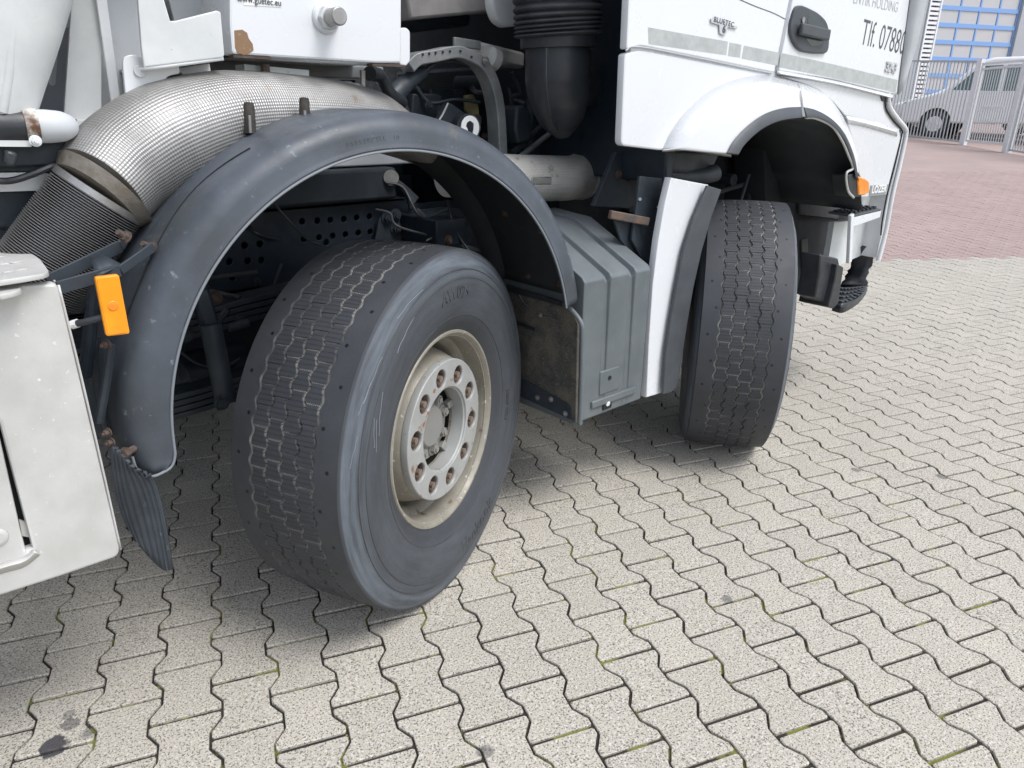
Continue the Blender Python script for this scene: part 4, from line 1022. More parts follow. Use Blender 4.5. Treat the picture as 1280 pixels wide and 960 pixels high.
# folded return of the cover
p0=[at(a,b,Y=cvY+.012) for a,b in ((72,357),(100,470),(128,590),(150,688))]
loft('cover_return',[p0,[p+Vector((.004,.10,0)) for p in p0]],ALU,truck,solid=.004)
loft('cover_rib',[[at(a,b,Y=cvY-.001) for a,b in ((-60,727),(0,705),(30,696),(41,687))],[at(a,b,Y=cvY-.012) for a,b in ((-60,733),(0,711),(30,702),(45,690))],[at(a,b,Y=cvY-.001) for a,b in ((-60,741),(0,718),(30,709),(50,694))]],ALU,truck)
m=MB(); c=at(-4,672,Y=cvY); m.cyl(c,c+Vector((0,-.006,0)),.022,.016,n=28); m.obj('cover_boss',ALU,truck,bevel=.006)
m=MB(); m.box(-2.2,-.83,cvY+.032,.03,.58,1.08); m.obj('side_cover_back',GASKET,truck)
m=MB(); m.prism([at(a,b,Y=cvY+.02) for a,b in ((24,650),(34,653),(38,672),(28,670))],(0,.006,0)); m.obj('slot_clip',ALU,truck)
sp=[at(a,b,Y=Y) for a,b,Y in ((-60,290,.12),(0,304,.10),(30,313,.07),(52,325,.04),(64,343,.01))]
tp=at(0,370,Y=-.05)
stp=MB(); zz=at(30,345,Y=.02).z
o_=[(p.x,p.y) for p in sp]
def zplate(name,pts,z,th,matl,holes=(),bevel=.002):
    me=curve_mesh(name,[pts]+list(holes),th/2,bevel,1); me.transform(Matrix.Translation((0,0,z-th/2))); return link(name,me,matl,truck)
def pz(pts,z): return [(q.x,q.y) for q in (at(a,b,Z=z) for a,b in pts)]
zs=1.16
ol=pz([(-60,285),(0,303),(30,312),(50,324),(63,342),(28,348),(0,352),(-60,360)],zs)
hs_=[circ(at(a,b,Z=zs).x,at(a,b,Z=zs).y,.010,12,.006) for a,b in ((22,329),(8,331),(30,338),(12,341),(-8,333),(-4,343),(2,322))]
zplate('step_plate',rpoly(ol,[0,0,.03,.04,.03,0,0,0]),zs,.006,ALU,hs_)
zplate('step_hole_shade',rpoly(pz([(-55,292),(0,308),(30,317),(56,340),(28,344),(-55,352)],zs-.008),.02),zs-.008,.004,BLACKP)  # black sheet standing in for the shade seen through the plate's holes
ol=pz([(-60,366),(-60,345),(0,347),(22,350),(27,357),(26,363),(18,366),(0,370)],zs-.02)
zplate('step_plate',rpoly(ol,[0,0,0,.02,.01,.01,.01,0]),zs-.02,.006,ALU)

# ---- exhaust
YE=.30
cl=[at(128,236,Y=YE-.05),at(160,205,Y=YE-.02),at(215,172,Y=YE),at(290,150,Y=YE+.03),at(380,146,Y=YE+.07),at(430,148,Y=YE+.10),at(468,153,Y=YE+.12),at(500,168,Y=YE+.13),at(535,186,Y=YE+.14)]
tube('exhaust_silencer',cl,[.105,.118,.124,.116,.105,.098,.088,.072,.060],FOIL,truck,n=56,res=80,smooth=60)
SOOT=mat('soot',(.03,.027,.025),.8,.2,(.07,.06,.05),60,.6,.5,150)
sm=[]
for k,(a,b,Yk) in enumerate(((87,192,.24),(115,168,.27),(150,147,.30),(185,125,.31),(215,108,.32),(260,98,.33),(330,97,.36),(430,103,.40),(462,113,.42),(490,132,.45),(520,154,.47))):
    sm.append(at(a,b,Y=Yk))
tube('shield_seam',sm,.005,STEEL,truck,n=8,res=120,rfun=lambda t,r:r*(1+.35*math.sin(t*520)))
# crumpled end collar
tube('silencer_collar',[at(132,236,Y=YE-.05),at(122,247,Y=YE-.055)],[.112,.098],mat('crumpled_foil',(.30,.28,.25),.6,.5,(.20,.17,.13),40,.6,.9,60),truck,n=40,res=8)
ra,rb2=at(127,241,Y=.25),at(59,337,Y=.27)
tube('flex_ring',[ra,ra.lerp(rb2,.07)],.100,STEEL,truck,n=44,res=6)
NR=44
m=MB(); m2=lathe
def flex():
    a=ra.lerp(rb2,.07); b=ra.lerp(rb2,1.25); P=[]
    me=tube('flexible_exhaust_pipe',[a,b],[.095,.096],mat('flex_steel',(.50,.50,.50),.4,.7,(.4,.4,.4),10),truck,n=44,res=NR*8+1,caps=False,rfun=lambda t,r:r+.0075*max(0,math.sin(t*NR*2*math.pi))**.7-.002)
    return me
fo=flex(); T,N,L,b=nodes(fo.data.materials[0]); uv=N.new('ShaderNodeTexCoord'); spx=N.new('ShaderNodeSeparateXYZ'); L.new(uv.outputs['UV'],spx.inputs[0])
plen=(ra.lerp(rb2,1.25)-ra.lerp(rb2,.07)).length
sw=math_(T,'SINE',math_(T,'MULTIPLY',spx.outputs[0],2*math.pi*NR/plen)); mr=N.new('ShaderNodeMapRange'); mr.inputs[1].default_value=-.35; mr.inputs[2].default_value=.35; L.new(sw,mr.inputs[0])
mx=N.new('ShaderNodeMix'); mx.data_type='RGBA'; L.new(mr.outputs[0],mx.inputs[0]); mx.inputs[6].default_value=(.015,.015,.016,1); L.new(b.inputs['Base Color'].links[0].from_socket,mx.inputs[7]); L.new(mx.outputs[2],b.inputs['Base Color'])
# clamp slots in the shield, with studs
for (a,b) in ((311,146),(380,140)):
    c=at(a,b,Y=YE-.09)
    s0=at(a,b-17,Y=YE-.085); s1=at(a+2,b+22,Y=YE-.10)
    tube('shield_slot',[s0,s0.lerp(s1,.5),s1],[.0115,.0128,.0135,.0135,.0135,.0135],SOOT,truck,n=16,res=24)
    tube('shield_stud',[at(a+1,b-2,Y=YE-.12),at(a+2,b+20,Y=YE-.12)],.0035,STEEL,truck,n=8)
tx=text_mesh('EURO',.045,extrude=.001,bold=.001)
# outlet pipe on the far side of the arch
c2=[at(560,215,Y=.50),at(620,222,Y=.50),at(680,223,Y=.50),at(716,222,Y=.52),at(742,212,Y=.60),at(738,190,Y=.72)]
tube('exhaust_pipe',c2,[.085,.085,.086,.086,.086,.082],FOIL2,truck,n=48,res=60,smooth=60)
tube('pipe_ring',[at(724,221,Y=.53),at(731,219,Y=.55)],.093,STEEL,truck,n=40,res=6)
m=MB(); pp=[at(a,b,Y=.41) for a,b in ((665,221),(690,221),(690,231),(665,231))]; m.prism(pp,(0,.01,0)); m.obj('pipe_label',STEEL,truck,bevel=.004)
tube('exhaust_downpipe',[at(700,175,Y=.85),at(722,195,Y=.82),at(735,215,Y=.75)],.07,DARKM2,truck,n=24)

# ---- air intake
ia=at(697,-80,Y=.42); ib=at(698,52,Y=.42)
NRB=9
tube('intake_bellows',[at(697,-130,Y=.42),at(697,0,Y=.42),at(698,46,Y=.42)],.150,RUBBER,truck,n=48,res=160,rfun=lambda t,r:r+.013*abs(math.sin(t*13*math.pi))-.006)
tube('intake_clamp',[at(698,46,Y=.42),at(698,60,Y=.42)],.135,BLACKP,truck,n=40,res=6)
tube('intake_elbow',[at(697,58,Y=.42),at(697,100,Y=.42),at(699,125,Y=.42),at(702,150,Y=.43),at(704,168,Y=.44)],[.114,.117,.110,.082,.035],BLACKP,truck,n=44,res=44)
tube('intake_pipe',[at(715,112,Y=.45),at(760,104,Y=.55),at(800,100,Y=.62)],[.075,.062,.062],BLACKP,truck,n=32,res=24)
tube('intake_seam',[at(683,60,Y=.315),at(683,110,Y=.312),at(690,150,Y=.345),at(700,167,Y=.42)],.004,BLACKP,truck,n=8)
# ---- bowed bracket behind the exhaust
bw=[at(514,84,Y=.62),at(525,74,Y=.62),at(545,70,Y=.62),at(572,65,Y=.62),at(590,70,Y=.62),at(608,82,Y=.62),at(620,105,Y=.62),at(627,140,Y=.62),at(630,195,Y=.62)]
def bent_bar(name,pts,w_,t,matl,res=50):
    P=spline(pts,res); m=MB(); vs=[]
    for k,p in enumerate(P):
        d=(P[min(k+1,res-1)]-P[max(k-1,0)]).normalized(); n_=Vector((0,1,0)).cross(d).normalized()
        vs+= [p+n_*w_/2,p+n_*w_/2+Vector((0,t,0)),p-n_*w_/2+Vector((0,t,0)),p-n_*w_/2]
    m.add(vs,[(4*k+j,4*k+(j+1)%4,4*k+4+(j+1)%4,4*k+4+j) for k in range(res-1) for j in range(4)]+[(0,1,2,3),(4*res-1,4*res-2,4*res-3,4*res-4)])
    return m.obj(name,matl,truck,bevel=.004,smooth=40)
GREYM=mat('grey_cast_bracket',(.16,.17,.175),.5,.1,(.24,.25,.25),14,.5,.25,150,.1,spots=[((.40,.40,.39),30,.66,.06)])
bent_bar('bowed_bracket',bw,.040,.07,GREYM)
for a,b in ((530,70),(538,69),(546,68),(555,67),(564,66),(577,66),(591,73)):
    c=at(a-1,b-2,Y=.616); m=MB(); m.cyl(c,c+Vector((0,.006,0)),.004,n=8); m.obj('bracket_hole',GASKET,truck)
c=at(607,76,Y=.612); m=MB(); hexbolt(m,c,(0,-1,0),.010,.006); m.obj('chassis_bolt',STEEL,truck)
tube('bent_hose',[at(520,102,Y=.68),at(540,82,Y=.68),at(565,76,Y=.68),at(592,82,Y=.68)],.010,BLACKP,truck,n=10)
tube('cable_conduit',[at(502,128,Y=.62),at(488,118,Y=.58),at(475,96,Y=.55),at(462,92,Y=.5)],.022,BLACKP,truck,n=12)
tube('support_arm',[at(530,90,Y=.68),at(508,104,Y=.67),at(490,124,Y=.66),at(478,146,Y=.66)],[.020,.030,.036,.04],DARKM2,truck,n=18)
m=MB(); m.bar(at(590,62,Y=.72),at(650,76,Y=.78),.05,.06); m.obj('cross_arm',ALU,truck,bevel=.012)
tube('cross_arm_sleeve',[at(612,72,Y=.70),at(620,76,Y=.70)],.04,ALU,truck,n=16,res=4)
m=MB(); m.bar(at(567,52,Y=.66),at(600,57,Y=.68),.012,.03); m.obj('clip_plate',GREYM,truck,bevel=.003)
m=MB(); m.prism([at(a,b,Y=.95) for a,b in ((516,117),(545,117),(553,120),(545,165),(514,155))],(0,.2,0)); m.obj('control_box',DARKM2,truck,bevel=.006)
m=MB(); m.prism([at(a,b,Y=1.1) for a,b in ((538,110),(584,112),(580,175),(540,175))],(0,.3,0)); m.obj('tank',DARKM2,truck,bevel=.01)
m=MB(); m.prism([at(a,b,Y=1.0) for a,b in ((491,117),(494,117),(494,140),(560,190),(491,190))],(0,.01,0)); m.obj('heat_plate',DARKM2,truck)
m=MB(); m.prism([at(a,b,Y=.72) for a,b in ((560,128),(566,130),(590,148),(604,178),(620,190),(530,185))],(0,.03,0)); m.obj('torque_arm_bracket',DARKM2,truck,bevel=.004)
tube('bracket_edge',[at(560,129,Y=.715),at(551,147,Y=.715),at(538,162,Y=.715)],.0035,ALU,truck,n=6)
c=at(586,159,Y=.66); m=MB(); q=lathe([(.034,.0),(.034,.06),(.0,.06)],28); 
tube('bush_housing',[at(578,157,Y=.72),at(586,159,Y=.64)],.046,DARKM2,truck,n=28,res=6)
me=curve_mesh('bush_face',[circ(0,0,.041,28),rpoly([(-.015,.018),(.0,.024),(.017,.014),(.016,-.006),(.012,-.022),(-.008,-.020),(-.013,-.004),(-.020,.004)],.004)],.002,.0005); me.transform(Matrix.Translation(at(587.5,159.5,Y=.60))@XZ); link('bush_face',me,INKW,truck)
m=MB(); m.prism([at(a,b,Y=1.0) for a,b in ((582,119),(592,118),(598,128),(600,150),(592,148),(583,138))],(0,.02,0)); m.obj('yellow_lug',mat('yellow_zinc',(.36,.32,.16),.6,.3),truck,bevel=.004)
for k,(a,b,r) in enumerate(((612,105,.05),(607,130,.06),(615,160,.08),(600,100,.04),(590,175,.05),(640,120,.05))):
    c=at(a,b,Y=1.05+.05*k); m=MB(); m.cyl(c,c+Vector((0,.2,0)),r,n=20); m.cyl(c-Vector((0,.02,0)),c,r*.5,n=6); m.obj('engine_fitting',RUST if k==2 else DARKM2,truck,bevel=.004)
for a,b in (((640,192),(676,158)),((650,196),(686,168))):
    tube('engine_pipe',[at(*a,Y=.62),at(*b,Y=.70)],.011,GREYM if a[0]==650 else BLACKP,truck,n=12,res=6)
m=MB(); m.prism([at(a,b,Y=.62) for a,b in ((646,134),(655,131),(664,140),(664,175),(648,180),(644,160))],(0,.10,0)); m.obj('engine_cover',DARKM2,truck,bevel=.01)
m=MB(); m.prism([at(a,b,Y=.66) for a,b in ((596,182),(625,182),(628,200),(590,200))],(0,.2,0)); m.obj('engine_mount',DARKM2,truck,bevel=.005)

# ---- upper body: white crane / mixer frame parts
wb_Y=.30
plate('white_beam',rpoly(px([(286,-200),(502,-200),(502,79),(470,79),(290,68),(287,30)],wb_Y),[0,0,.012,0,.01,0]),wb_Y,.42,WHITE,truck,bevel=.006)
plate('beam_sticker',px([(303,-40),(351,-38),(351,9),(305,6.5)],wb_Y-.001),wb_Y-.001,.0012,STICK,truck,bevel=.0001)
text_on('sticker_lettering','www.guetec.eu',.021,at(325,4.5,Y=wb_Y-.0022),dirx((313,2),(335,4.5),wb_Y),INK,truck,width=.85)
plate('primer_patch',px([(293,38),(303,37),(309,41),(311,48),(316,55),(317,63),(311,67),(305,69),(297,66),(294,60)],wb_Y-.0012),wb_Y-.0012,.0015,CLAY,truck,bevel=.0002)
c=at(407,23,Y=wb_Y); m=MB(); m.cyl(c,c+Vector((0,-.012,0)),.040,.034,n=28); m.obj('bolt_boss',WHITE,truck,bevel=.003)
m=MB(); m.cyl(c+Vector((0,-.010,0)),c+Vector((0,-.030,0)),.030,n=6); m.obj('bolt_nut',WHITE_D,truck,bevel=.003)
m=MB(); m.cyl(c+Vector((0,-.030,0)),c+Vector((0,-.075,0)),.022,n=20); m.obj('threaded_bolt',STEEL,truck,bevel=.003)
plate('beam_end_plate',rpoly(px([(499,35),(508,34),(513,39),(513,76),(508,83),(499,81)],wb_Y+.02),.008),wb_Y+.02,.10,WHITE,truck,bevel=.004)
for qa,qb in (((289,70.5),(335,73)),((462,81),(503,83))):
    m=MB(); m.bar(at(*qa,Y=wb_Y+.012),at(*qb,Y=wb_Y+.012),.03,.006); m.obj('rusty_flange',RUST,truck)
m=MB(); m.bar(at(250,84,Y=.62),at(470,92,Y=.62),.10,.04); m.obj('lower_beam',GREYM,truck,bevel=.006)
m=MB(); m.bar(at(300,86,Y=.40),at(380,93,Y=.40),.06,.02); m.obj('rust_streaked_flange',WHITE_D,truck)
m=MB(); c=at(331,80,Y=.35); m.cyl(c,c-Vector((0,0,.03)),.012,n=8); m.obj('rusty_bolt',RUST,truck)
m=MB(); m.bar(at(453,88,Y=.45),at(453,108,Y=.45),.012,.012); m.obj('drain_pipe',ALU,truck)
# folded white cradle on the left
plate('cradle',px([(168,-60),(188,-60),(213,26),(219,26),(271,13),(276,15),(281,68),(279,72),(180,84),(177,60)],.26),.26,.012,WHITE_D,truck,bevel=.003)
loft('cradle_floor',[[at(180,84,Y=.262),at(279,71,Y=.262)],[at(180,84,Y=.262)+Vector((0,.30,0)),at(279,71,Y=.262)+Vector((0,.30,0))]],WHITE_D,truck,n=4,solid=.008)
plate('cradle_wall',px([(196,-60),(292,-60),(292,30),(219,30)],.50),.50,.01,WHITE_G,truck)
m=MB(); m.prism([at(a,b,Y=.36) for a,b in ((279,20),(290,20),(292,72),(281,72))],(0,.02,0)); m.obj('cradle_gap',GASKET,truck)
# upright gusset with button and arched foot
plate('gusset',rpoly(px([(153,75),(158,69),(170,68),(178,73),(185,85),(200,84),(224,82),(225,92),(210,95),(204,103),(202,122),(160,150)],.30),[.02,.02,.02,.01,0,0,.004,.004,.02,.02,0,0]),.30,.012,WHITE,truck,bevel=.002)
m=MB(); c=at(174.5,89,Y=.298); m.cyl(c,c+Vector((0,-.003,0)),.013,n=24); m.obj('gusset_plug',GALV,truck,bevel=.001)
plate('gusset',rpoly(px([(215,86),(262,79),(264,91),(252,93),(240,98),(234,106),(230,106),(228,92)],.36),.004),.36,.012,WHITE_D,truck,bevel=.002)
# tall frame sheets
plate('frame_sheet',px([(98,-120),(128,-120),(127,150),(126,200),(85,210),(78,170)],.42),.42,.012,WHITE_D,truck,bevel=.002)
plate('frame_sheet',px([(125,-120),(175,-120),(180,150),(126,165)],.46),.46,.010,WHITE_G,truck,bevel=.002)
m=MB(); m.bar(at(118,-60,Y=.405),at(149,160,Y=.405),.010,.022); m.obj('frame_edge',WHITE,truck,bevel=.002)
plate('frame_foot',px([(96,149),(146,150),(150,165),(98,172)],.38),.38,.05,WHITE,truck,bevel=.003)
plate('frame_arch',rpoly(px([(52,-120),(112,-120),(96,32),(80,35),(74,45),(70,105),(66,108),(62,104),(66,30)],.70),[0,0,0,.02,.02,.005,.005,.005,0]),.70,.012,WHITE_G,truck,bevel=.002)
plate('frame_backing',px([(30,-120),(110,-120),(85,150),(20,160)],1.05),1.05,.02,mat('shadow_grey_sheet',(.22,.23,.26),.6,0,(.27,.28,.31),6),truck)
# big tapered drum leg
tube('drum_support',[at(16,-130,Y=.30),at(-1,0,Y=.30),at(-14,90,Y=.30),at(-22,150,Y=.30)],[.15,.125,.105,.09],WHITE_D,truck,n=40,res=30,squash=.8)
tube('support_seam',[at(30,-60,Y=.19),at(18,20,Y=.20),at(11,90,Y=.21),at(3,140,Y=.22)],.010,WHITE_D,truck,n=10)
tube('support_edge',[at(54,0,Y=.34),at(45,50,Y=.34),at(34,95,Y=.34),at(22,138,Y=.34)],.006,ALU,truck,n=8)
# hydraulic hose end and clamp
tube('hydraulic_hose',[at(-60,157,Y=.24),at(0,158,Y=.24),at(30,158,Y=.24)],.0345,BLACKP,truck,n=28,res=12)
tube('hose_clamp',[at(29,158,Y=.24),at(46,158,Y=.24)],.037,mat('flaking_clamp',(.62,.60,.55),.6,0,(.10,.045,.02),28,.25,.3,100),truck,n=28,res=8)
tube('hose_elbow',[at(46,158,Y=.24),at(60,158,Y=.24),at(75,158,Y=.245),at(83,158,Y=.26),at(86,158,Y=.28)],[.033,.033,.031,.025,.011],WHITE_G,truck,n=28,res=24)
m=MB(); hexbolt(m,at(44,176,Y=.205),(0,-1,0),.008,.012); m.obj('clamp_bolt',WHITE,truck)
m=MB(); m.bar(at(-60,178,Y=.24),at(36,179,Y=.24),.05,.012); m.obj('hose_tray',WHITE_D,truck)
m=MB(); m.bar(at(-60,193,Y=.30),at(86,190,Y=.30),.05,.05); m.bar(at(-60,207,Y=.35),at(86,206,Y=.35),.10,.03); m.obj('side_rail',DARKM2,truck,bevel=.003)
plate('rail_plate',px([(-60,214),(56,213),(61,238),(-60,242)],.30),.30,.01,WHITE_D,truck)
plate('side_rail_web',px([(-60,243),(110,236),(110,285),(-60,283)],.33),.33,.02,DARKM,truck)
plate('side_rail_web',px([(-60,286),(110,288),(110,345),(-60,345)],.36),.36,.02,DARKM2,truck)
tube('hydraulic_cable',[at(-20,225,Y=.26),at(12,226,Y=.26),at(40,218,Y=.26),at(70,206,Y=.27),at(90,204,Y=.3)],.007,BLACKP,truck,n=8)
m=MB(); m.bar(at(4,196,Y=.22),at(20,200,Y=.22),.03,.03); m.obj('cable_connector',BLACKP,truck,bevel=.006)
# air lines, clips and fittings that fill the bay
rl=random.Random(11)
def loose_line(pxa,pxb,Y0,Y1,r,matl,nm,sag=.05):
    A=at(*pxa,Y=Y0); B=at(*pxb,Y=Y1); mid=A.lerp(B,.5)+Vector((rl.uniform(-.05,.05),rl.uniform(-.04,.04),-sag)); q=A.lerp(B,.25)+Vector((rl.uniform(-.03,.03),0,rl.uniform(-.05,.02)))
    tube(nm,[A,q,mid,B],r,matl,truck,n=8,res=24)
LN=[((228,300),(262,402),.72,.70),((236,330),(300,372),.75,.62),((222,400),(285,386),.62,.60),((226,440),(300,448),.66,.6),((240,352),(322,340),.80,.7),((300,372),(352,330),.70,.75),
 ((470,262),(560,300),.78,.60),((482,228),(560,262),.76,.66),((520,262),(612,318),.70,.55),((560,250),(600,330),.62,.5),((300,262),(352,300),.82,.80),((505,130),(560,172),.9,.75),((520,108),(600,128),.95,.85),
 ((548,150),(628,176),.80,.75),((600,60),(640,150),.9,.8),((636,110),(665,200),.75,.7),((610,182),(700,190),.8,.75),((640,90),(655,130),.7,.7),((590,110),(640,108),1.0,.9),((745,170),(795,232),.5,.35),((760,190),(790,262),.45,.3),((880,240),(930,230),.55,.5),((905,262),(960,236),.6,.55),((770,150),(770,230),.5,.45)]
for i,(a,b,y0_,y1_) in enumerate(LN):
    loose_line(a,b,y0_,y1_,rl.choice((.005,.007,.010,.013)),rl.choice((BLACKP,DARKM2,RUBBER,BLACKP)),rl.choice(('air_line','cable','brake_hose')),rl.uniform(.0,.07))
for q,y_ in (((238,318),.80),((252,346),.80),((268,372),.62),((300,398),.60),((232,418),.6),((322,352),.78),((512,292),.80),((560,300),.58),((596,150),.9),((622,128),.9),((606,172),.88),((640,160),.7),((552,140),.9),((536,132),.9),((572,118),1.05)):
    m=MB(); hexbolt(m,at(*q,Y=y_),(0,-1,0),rl.choice((.010,.013,.017)),.012); m.obj('chassis_bolt',rl.choice((DARKM2,DARKM2,STEEL,RUST)),truck)
# things above the dark gap behind the cab
m=MB(); m.bar(at(480,2,Y=.95),at(660,-12,Y=.95),.3,.14); m.obj('grey_crossbeam',mat('dusty_beam',(.20,.19,.19),.8,0,(.26,.25,.24),12,.5,.5,120),truck,bevel=.01)
plate('rear_cab_flange',rpoly(px([(615,-60),(655,-60),(655,32),(632,34),(622,26),(616,8)],.66),.02),.66,.05,WHITE_D,truck,bevel=.008)
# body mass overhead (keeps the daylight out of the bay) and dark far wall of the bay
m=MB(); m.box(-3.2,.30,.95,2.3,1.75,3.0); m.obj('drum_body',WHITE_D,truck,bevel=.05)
m=MB(); m.box(-3.2,-.25,.22,.95,1.95,3.0); m.obj('shade_overhang',WHITE_D,truck,bevel=.03)  # unseen box above the view, added to shade the near left
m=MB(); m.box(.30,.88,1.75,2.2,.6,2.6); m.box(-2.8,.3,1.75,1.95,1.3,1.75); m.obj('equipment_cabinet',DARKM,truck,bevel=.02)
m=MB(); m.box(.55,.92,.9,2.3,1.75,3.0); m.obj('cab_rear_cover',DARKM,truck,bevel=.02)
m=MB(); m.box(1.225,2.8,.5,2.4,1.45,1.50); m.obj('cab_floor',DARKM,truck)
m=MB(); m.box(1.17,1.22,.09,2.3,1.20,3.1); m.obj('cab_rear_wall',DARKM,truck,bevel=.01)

# ------------------------------------------------------------------ background: fence, gate, cars, hall
fa=ground_pt(1100,172); fb_=ground_pt(1178,178); fc_=ground_pt(1205,183); 
def fence_run(name,label,cat,pA,pB,h,nb,post=(True,True),posts_w=.09,extra=None):
    pA=Vector(pA); pB=Vector(pB); L=(pB-pA).length; th=math.atan2(pB.y-pA.y,pB.x-pA.x)
    root=empty(name,pA,th); tag(root,label,cat)
    dz=pB.z-pA.z
    pm=MB(); pm.box(-posts_w/2,posts_w/2,-posts_w/2,posts_w/2,-.1,h+.06); pme=pm.mesh('post'); pme.materials.append(GALV)
    for i,x in enumerate((0,L)):
        if post[i]:
            o=link('post',pme,None,root,smooth=0); o.location=(x,0,dz*i)
    for z in (.08,h):
        m=MB(); m.bar((0,0,z),(L,0,z+dz),.035,.045); m.obj('rail',GALVB,root)
    bm_=MB(); bm_.box(-.011,.011,-.011,.011,.0,h-.08); bme=bm_.mesh('bar'); bme.materials.append(GALVB)
    for k in range(nb):
        x=L*(k+1)/(nb+1); o=link('bar',bme,None,root,smooth=0); o.location=(x,0,.08+dz*x/L)
    return root

def topz(px_,py_,base): return at(px_,py_,X=base.x).z-base.z
g0=ground_pt(1052,164); g1=ground_pt(1203,181); g2=ground_pt(1258,191); g3=ground_pt(1345,207)
HF=topz(1223,77,g1)
fence_run('steel_bar_fence','galvanised steel bar fence section left of the gate, half hidden by the truck cab','fence',g0,g1,HF,int((g1-g0).length/.105),post=(True,True),posts_w=.14)
# gate leaf with its own frame and a letter-box frame
dirg=(g2-g1).normalized(); ga=g1+dirg*.16; gb=g2-dirg*.12; Lg=(gb-ga).length; thg=math.atan2(dirg.y,dirg.x)
gate=empty('steel_gate',ga,thg); tag(gate,'galvanised bar gate leaf with boxed frame between two fence posts','gate')
for x in (0,Lg):
    m=MB(); m.box(x-.03,x+.03,-.03,.03,.10,HF-.03); m.obj('gate_stile',GALV,gate)
for z in (.12,HF-.06,HF-.18):
    m=MB(); m.box(.03,Lg-.03,-.022,.022,z-.025,z+.025); m.obj('gate_rail',GALV,gate)
gbm=MB(); gbm.box(-.010,.010,-.010,.010,.12,HF-.2); gbe=gbm.mesh('bar'); gbe.materials.append(GALVB)
nb=int(Lg/.105)
for k in range(nb):
    o=link('bar',gbe,None,gate,smooth=0); o.location=(Lg*(k+1)/(nb+1),0,0)
for z in (.95,1.9):
    m=MB(); m.box(Lg*.22,Lg*.78,-.04,-.012,z-.02,z+.02); m.obj('frame_bar',GALV,gate)
fence_run('steel_bar_fence','galvanised steel bar fence section right of the gate, at the photo edge','fence',g2,g3,HF,int((g3-g2).length/.105),post=(True,True),posts_w=.16)

TEAL=mat('car_glass',(.10,.17,.18),.08,0)
def car(name,label,cat,loc,rz,prof,width,wheels,wr,windows,lights,grille,roofz,ws=None):
    root=empty(name,loc,rz); tag(root,label,cat)
    m=MB(); m.prism([(x,-width/2,z) for x,z in prof],(0,width,0)); m.obj('body',CARW,root,bevel=.07,seg=3,smooth=40)
    for x in wheels:
        for sy in (-1,1):
            m=MB(); m.cyl((x,sy*(width/2-.30),wr+.02),(x,sy*(width/2+.004),wr+.02),wr*1.22,n=28); m.obj('wheel_arch',GASKET,root)
            wv=empty('wheel',(x,sy*(width/2-.08),wr),0,root)
            m=MB(); m.cyl((0,-.11,0),(0,.11,0),wr,n=32); m.obj('tyre',RUBBER,wv,bevel=.03)
            m=MB(); m.cyl((0,-.115,0),(0,.115,0),wr*.62,n=24)
            for k in range(5):
                a=2*math.pi*k/5; m.bar((.05*math.cos(a),-.12,.05*math.sin(a)),(wr*.58*math.cos(a),-.12,wr*.58*math.sin(a)),.05,.02,up=(0,1,0))
            m.obj('wheel_rim',GALV,wv)
    for w_ in windows:
        for sy in (-1,1):
            m=MB(); y=sy*(width/2+.003); m.prism([(x,y,z) for x,z in w_],(0,-sy*.02,0)); m.obj('window',TEAL,root,bevel=.004)
    if ws:
        (xa,za),(xb,zb_)=ws; m=MB(); m.prism([(xa-.012,-width*.43,za),(xa-.012,width*.43,za),(xb-.012,width*.38,zb_),(xb-.012,-width*.38,zb_)],(.03,0,-.01)); m.obj('windscreen',TEAL,root,bevel=.004)
    for (x,z,h_) in lights:
        for sy in (-1,1):
            m=MB(); m.box(x-.05,x+.12,sy*width*.33-.16,sy*width*.33+.16,z,z+h_); m.obj('headlight',GLASSD,root,bevel=.02)
    for (x,z0,z1,wd,n_) in grille:
        for k in range(n_):
            z=z0+(z1-z0)*(k+.5)/n_; m=MB(); m.box(x-.05,x+.03,-wd/2,wd/2,z-(z1-z0)/n_*.34,z+(z1-z0)/n_*.34); m.obj('grille_slat',BLACKP,root)
    return root
thf=math.atan2((g1-g0).y,(g1-g0).x)
# van: nose to the left (towards g0), parked behind the fence
bk=Vector((-math.sin(thf),math.cos(thf),0)); 
if bk.x<0: bk=-bk
vp=[(0,.35),(-.02,.75),(.10,.98),(.75,1.16),(1.0,1.22),(1.75,1.98),(2.1,2.08),(5.3,2.10),(5.45,2.0),(5.5,.40)]
dirf=(g1-g0).normalized(); tail=(dirf*math.cos(rad(26))+bk*math.sin(rad(26))); tail.z=0; thv=math.atan2(tail.y,tail.x)
vpos=ground_pt(1131,168); vpos.z=zgr(vpos)
car('parked_van','white panel van parked behind the steel gate, nose pointing left','van',vpos,thv,vp,1.95,(.95,4.3),.34,
    [[(1.22,1.25),(1.80,1.86),(2.35,1.88),(2.35,1.22)],[(2.45,1.22),(2.45,1.88),(3.3,1.88),(3.3,1.22)]],[(.06,.76,.18)],[(-.03,.42,.70,1.3,4),(.03,.80,.98,.9,3)],2.1,ws=((1.02,1.24),(1.72,1.95)))
m_=bpy.data.objects.get('parked_van')
c2p=ground_pt(1112,162); c2p.z=zgr(c2p)
cp=[(0,.28),(-.03,.62),(.12,.82),(.95,1.0),(1.75,1.42),(2.3,1.50),(3.5,1.47),(4.25,1.05),(4.45,.9),(4.45,.32)]
car('parked_car','low white car behind the bar fence, between the truck cab and the white van','car',c2p,thv+.15,cp,1.8,(.85,3.5),.32,
    [[(1.2,1.02),(1.85,1.38),(2.4,1.42),(2.4,1.0)],[(2.5,1.0),(2.5,1.42),(3.3,1.40),(3.7,1.06)]],[(.10,.62,.14)],[(-.03,.32,.56,1.2,3)],1.5,ws=((1.0,1.03),(1.72,1.40)))

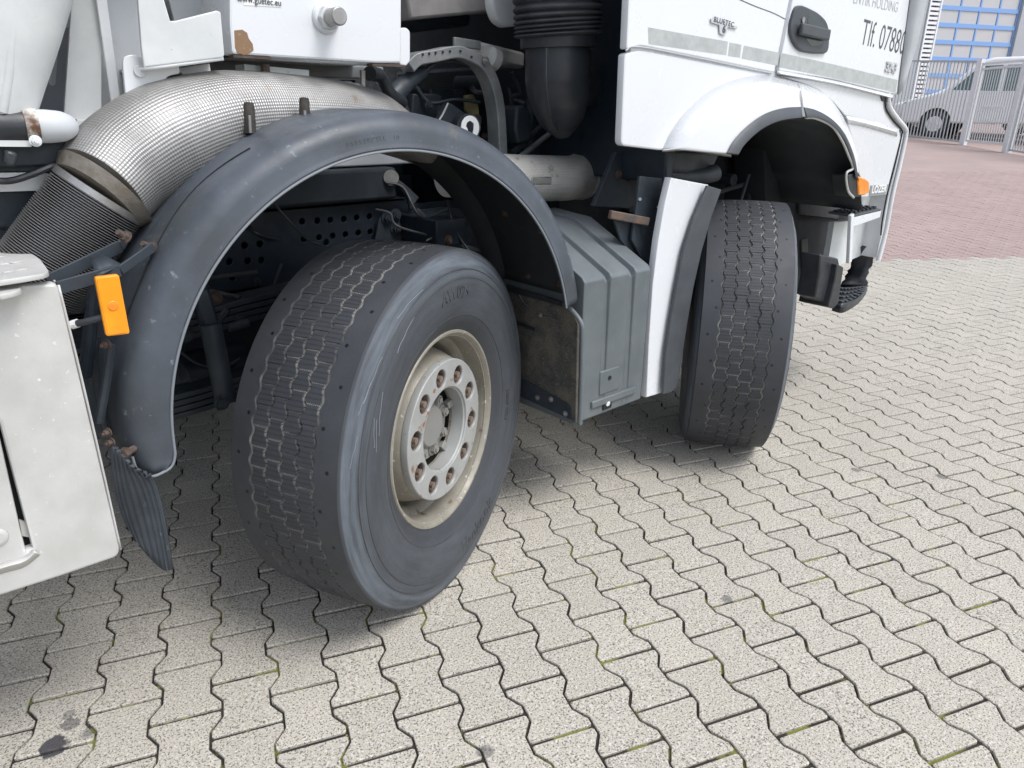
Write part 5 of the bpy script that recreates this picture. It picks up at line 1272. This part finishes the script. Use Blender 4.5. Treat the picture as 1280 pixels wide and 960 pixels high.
# hall with blue-framed roller door
WA=rad(-23.5); ex=Vector((math.cos(WA),math.sin(WA),0)); ray=(Fv+Rv*(540/FPX)-Uv*((138-480)/FPX)); ray.z=0; ray.normalize()
W0=CAM+ray*33; W0.z=zgr(W0); wn=Vector((ex.y,-ex.x,0))
def wp(a,b):
    d=Fv+Rv*(a-640)/FPX-Uv*(b-480)/FPX; t=(W0-CAM).dot(wn)/d.dot(wn); p=CAM+d*t; return ((p-W0).dot(ex),p.z-W0.z)
hall=empty('warehouse',W0,WA); tag(hall,'grey warehouse front with blue-framed roller door and white louvre strips','warehouse')
m=MB(); m.box(-14,26,.12,12,-1,9); m.obj('wall',WALLG,hall)
L0=wp(1164,73)[0]; R0=wp(1259,77)[0]
zr=[wp(1164,y)[1] for y in (8,29,51,73)]; dzr=(zr[0]-zr[3])/3; zb=zr[3]
zs_=[zb+dzr*k for k in range(-3,7)]
ncol=4; 
cx_=[L0+(R0-L0)*k/ncol for k in range(ncol+1)]
door=empty('roller_door',(0,0,0),0,hall)
pm=MB(); dx_=(cx_[1]-cx_[0]); pm.box(.0,dx_-.10,.03,.06,.0,dzr-.14); pme=pm.mesh('door_pane'); pme.materials.append(PANE)
for z in zs_[:-1]:
    for x in cx_[:-1]:
        o=link('door_pane',pme,None,door,smooth=0); o.location=(x+.05,0,z+.07)
m=MB(); m.box(0,R0-L0,-.0,.07,-.07,.07); bme=m.mesh('door_bar'); bme.materials.append(BLUE)
for z in zs_: o=link('door_bar',bme,None,door,smooth=0); o.location=(L0,0,z)
m=MB(); m.box(-.035,.035,.008,.075,zs_[0],zs_[-1]); bme=m.mesh('door_mullion'); bme.materials.append(BLUE)
for x in cx_: o=link('door_mullion',bme,None,door,smooth=0); o.location=(x,0,0)
m=MB(); m.box(R0+.04,R0+1.0,-.10,.12,-1,9); m.box(L0-.25,L0-.04,-.10,.12,-1,9); 
m2_=MB(); m2_.box(R0+.04,R0+1.0,-.10,.12,-1,9); m2_.obj('pillar',WALLG,hall)
def louvres(xa,xb,za,zb_,n):
    lv=empty('louvre',(0,0,0),0,hall)
    m=MB(); m.box(xa,xa+.06,-.10,.1,za,zb_); m.obj('louvre_stile',LOUV,lv)
    m=MB(); m.box(xb-.06,xb,-.10,.1,za,zb_); m.obj('louvre_stile',LOUV,lv)
    m=MB(); m.prism([(xa+.06,-.08,0),(xa+.06,.08,.05),(xa+.06,.08,.075),(xa+.06,-.08,.09)],(xb-xa-.12,0,0)); me_=m.mesh('louvre_slat'); me_.materials.append(LOUV)
    for k in range(n):
        o=link('louvre_slat',me_,None,lv,smooth=0); o.location=(0,0,za+(zb_-za)*k/n)
xa=wp(1146,78)[0]; xb=wp(1161,78)[0]; 
louvres(xa,xb,.2,7.0,46)
louvres(R0+1.05,R0+1.9,.2,7.0,46)
m=MB(); m.box(xa-.9,xa-.05,-.06,.12,-1,9); m.obj('pillar',WALLG,hall)
# kerbless strip of paving behind the fence is the same red yard
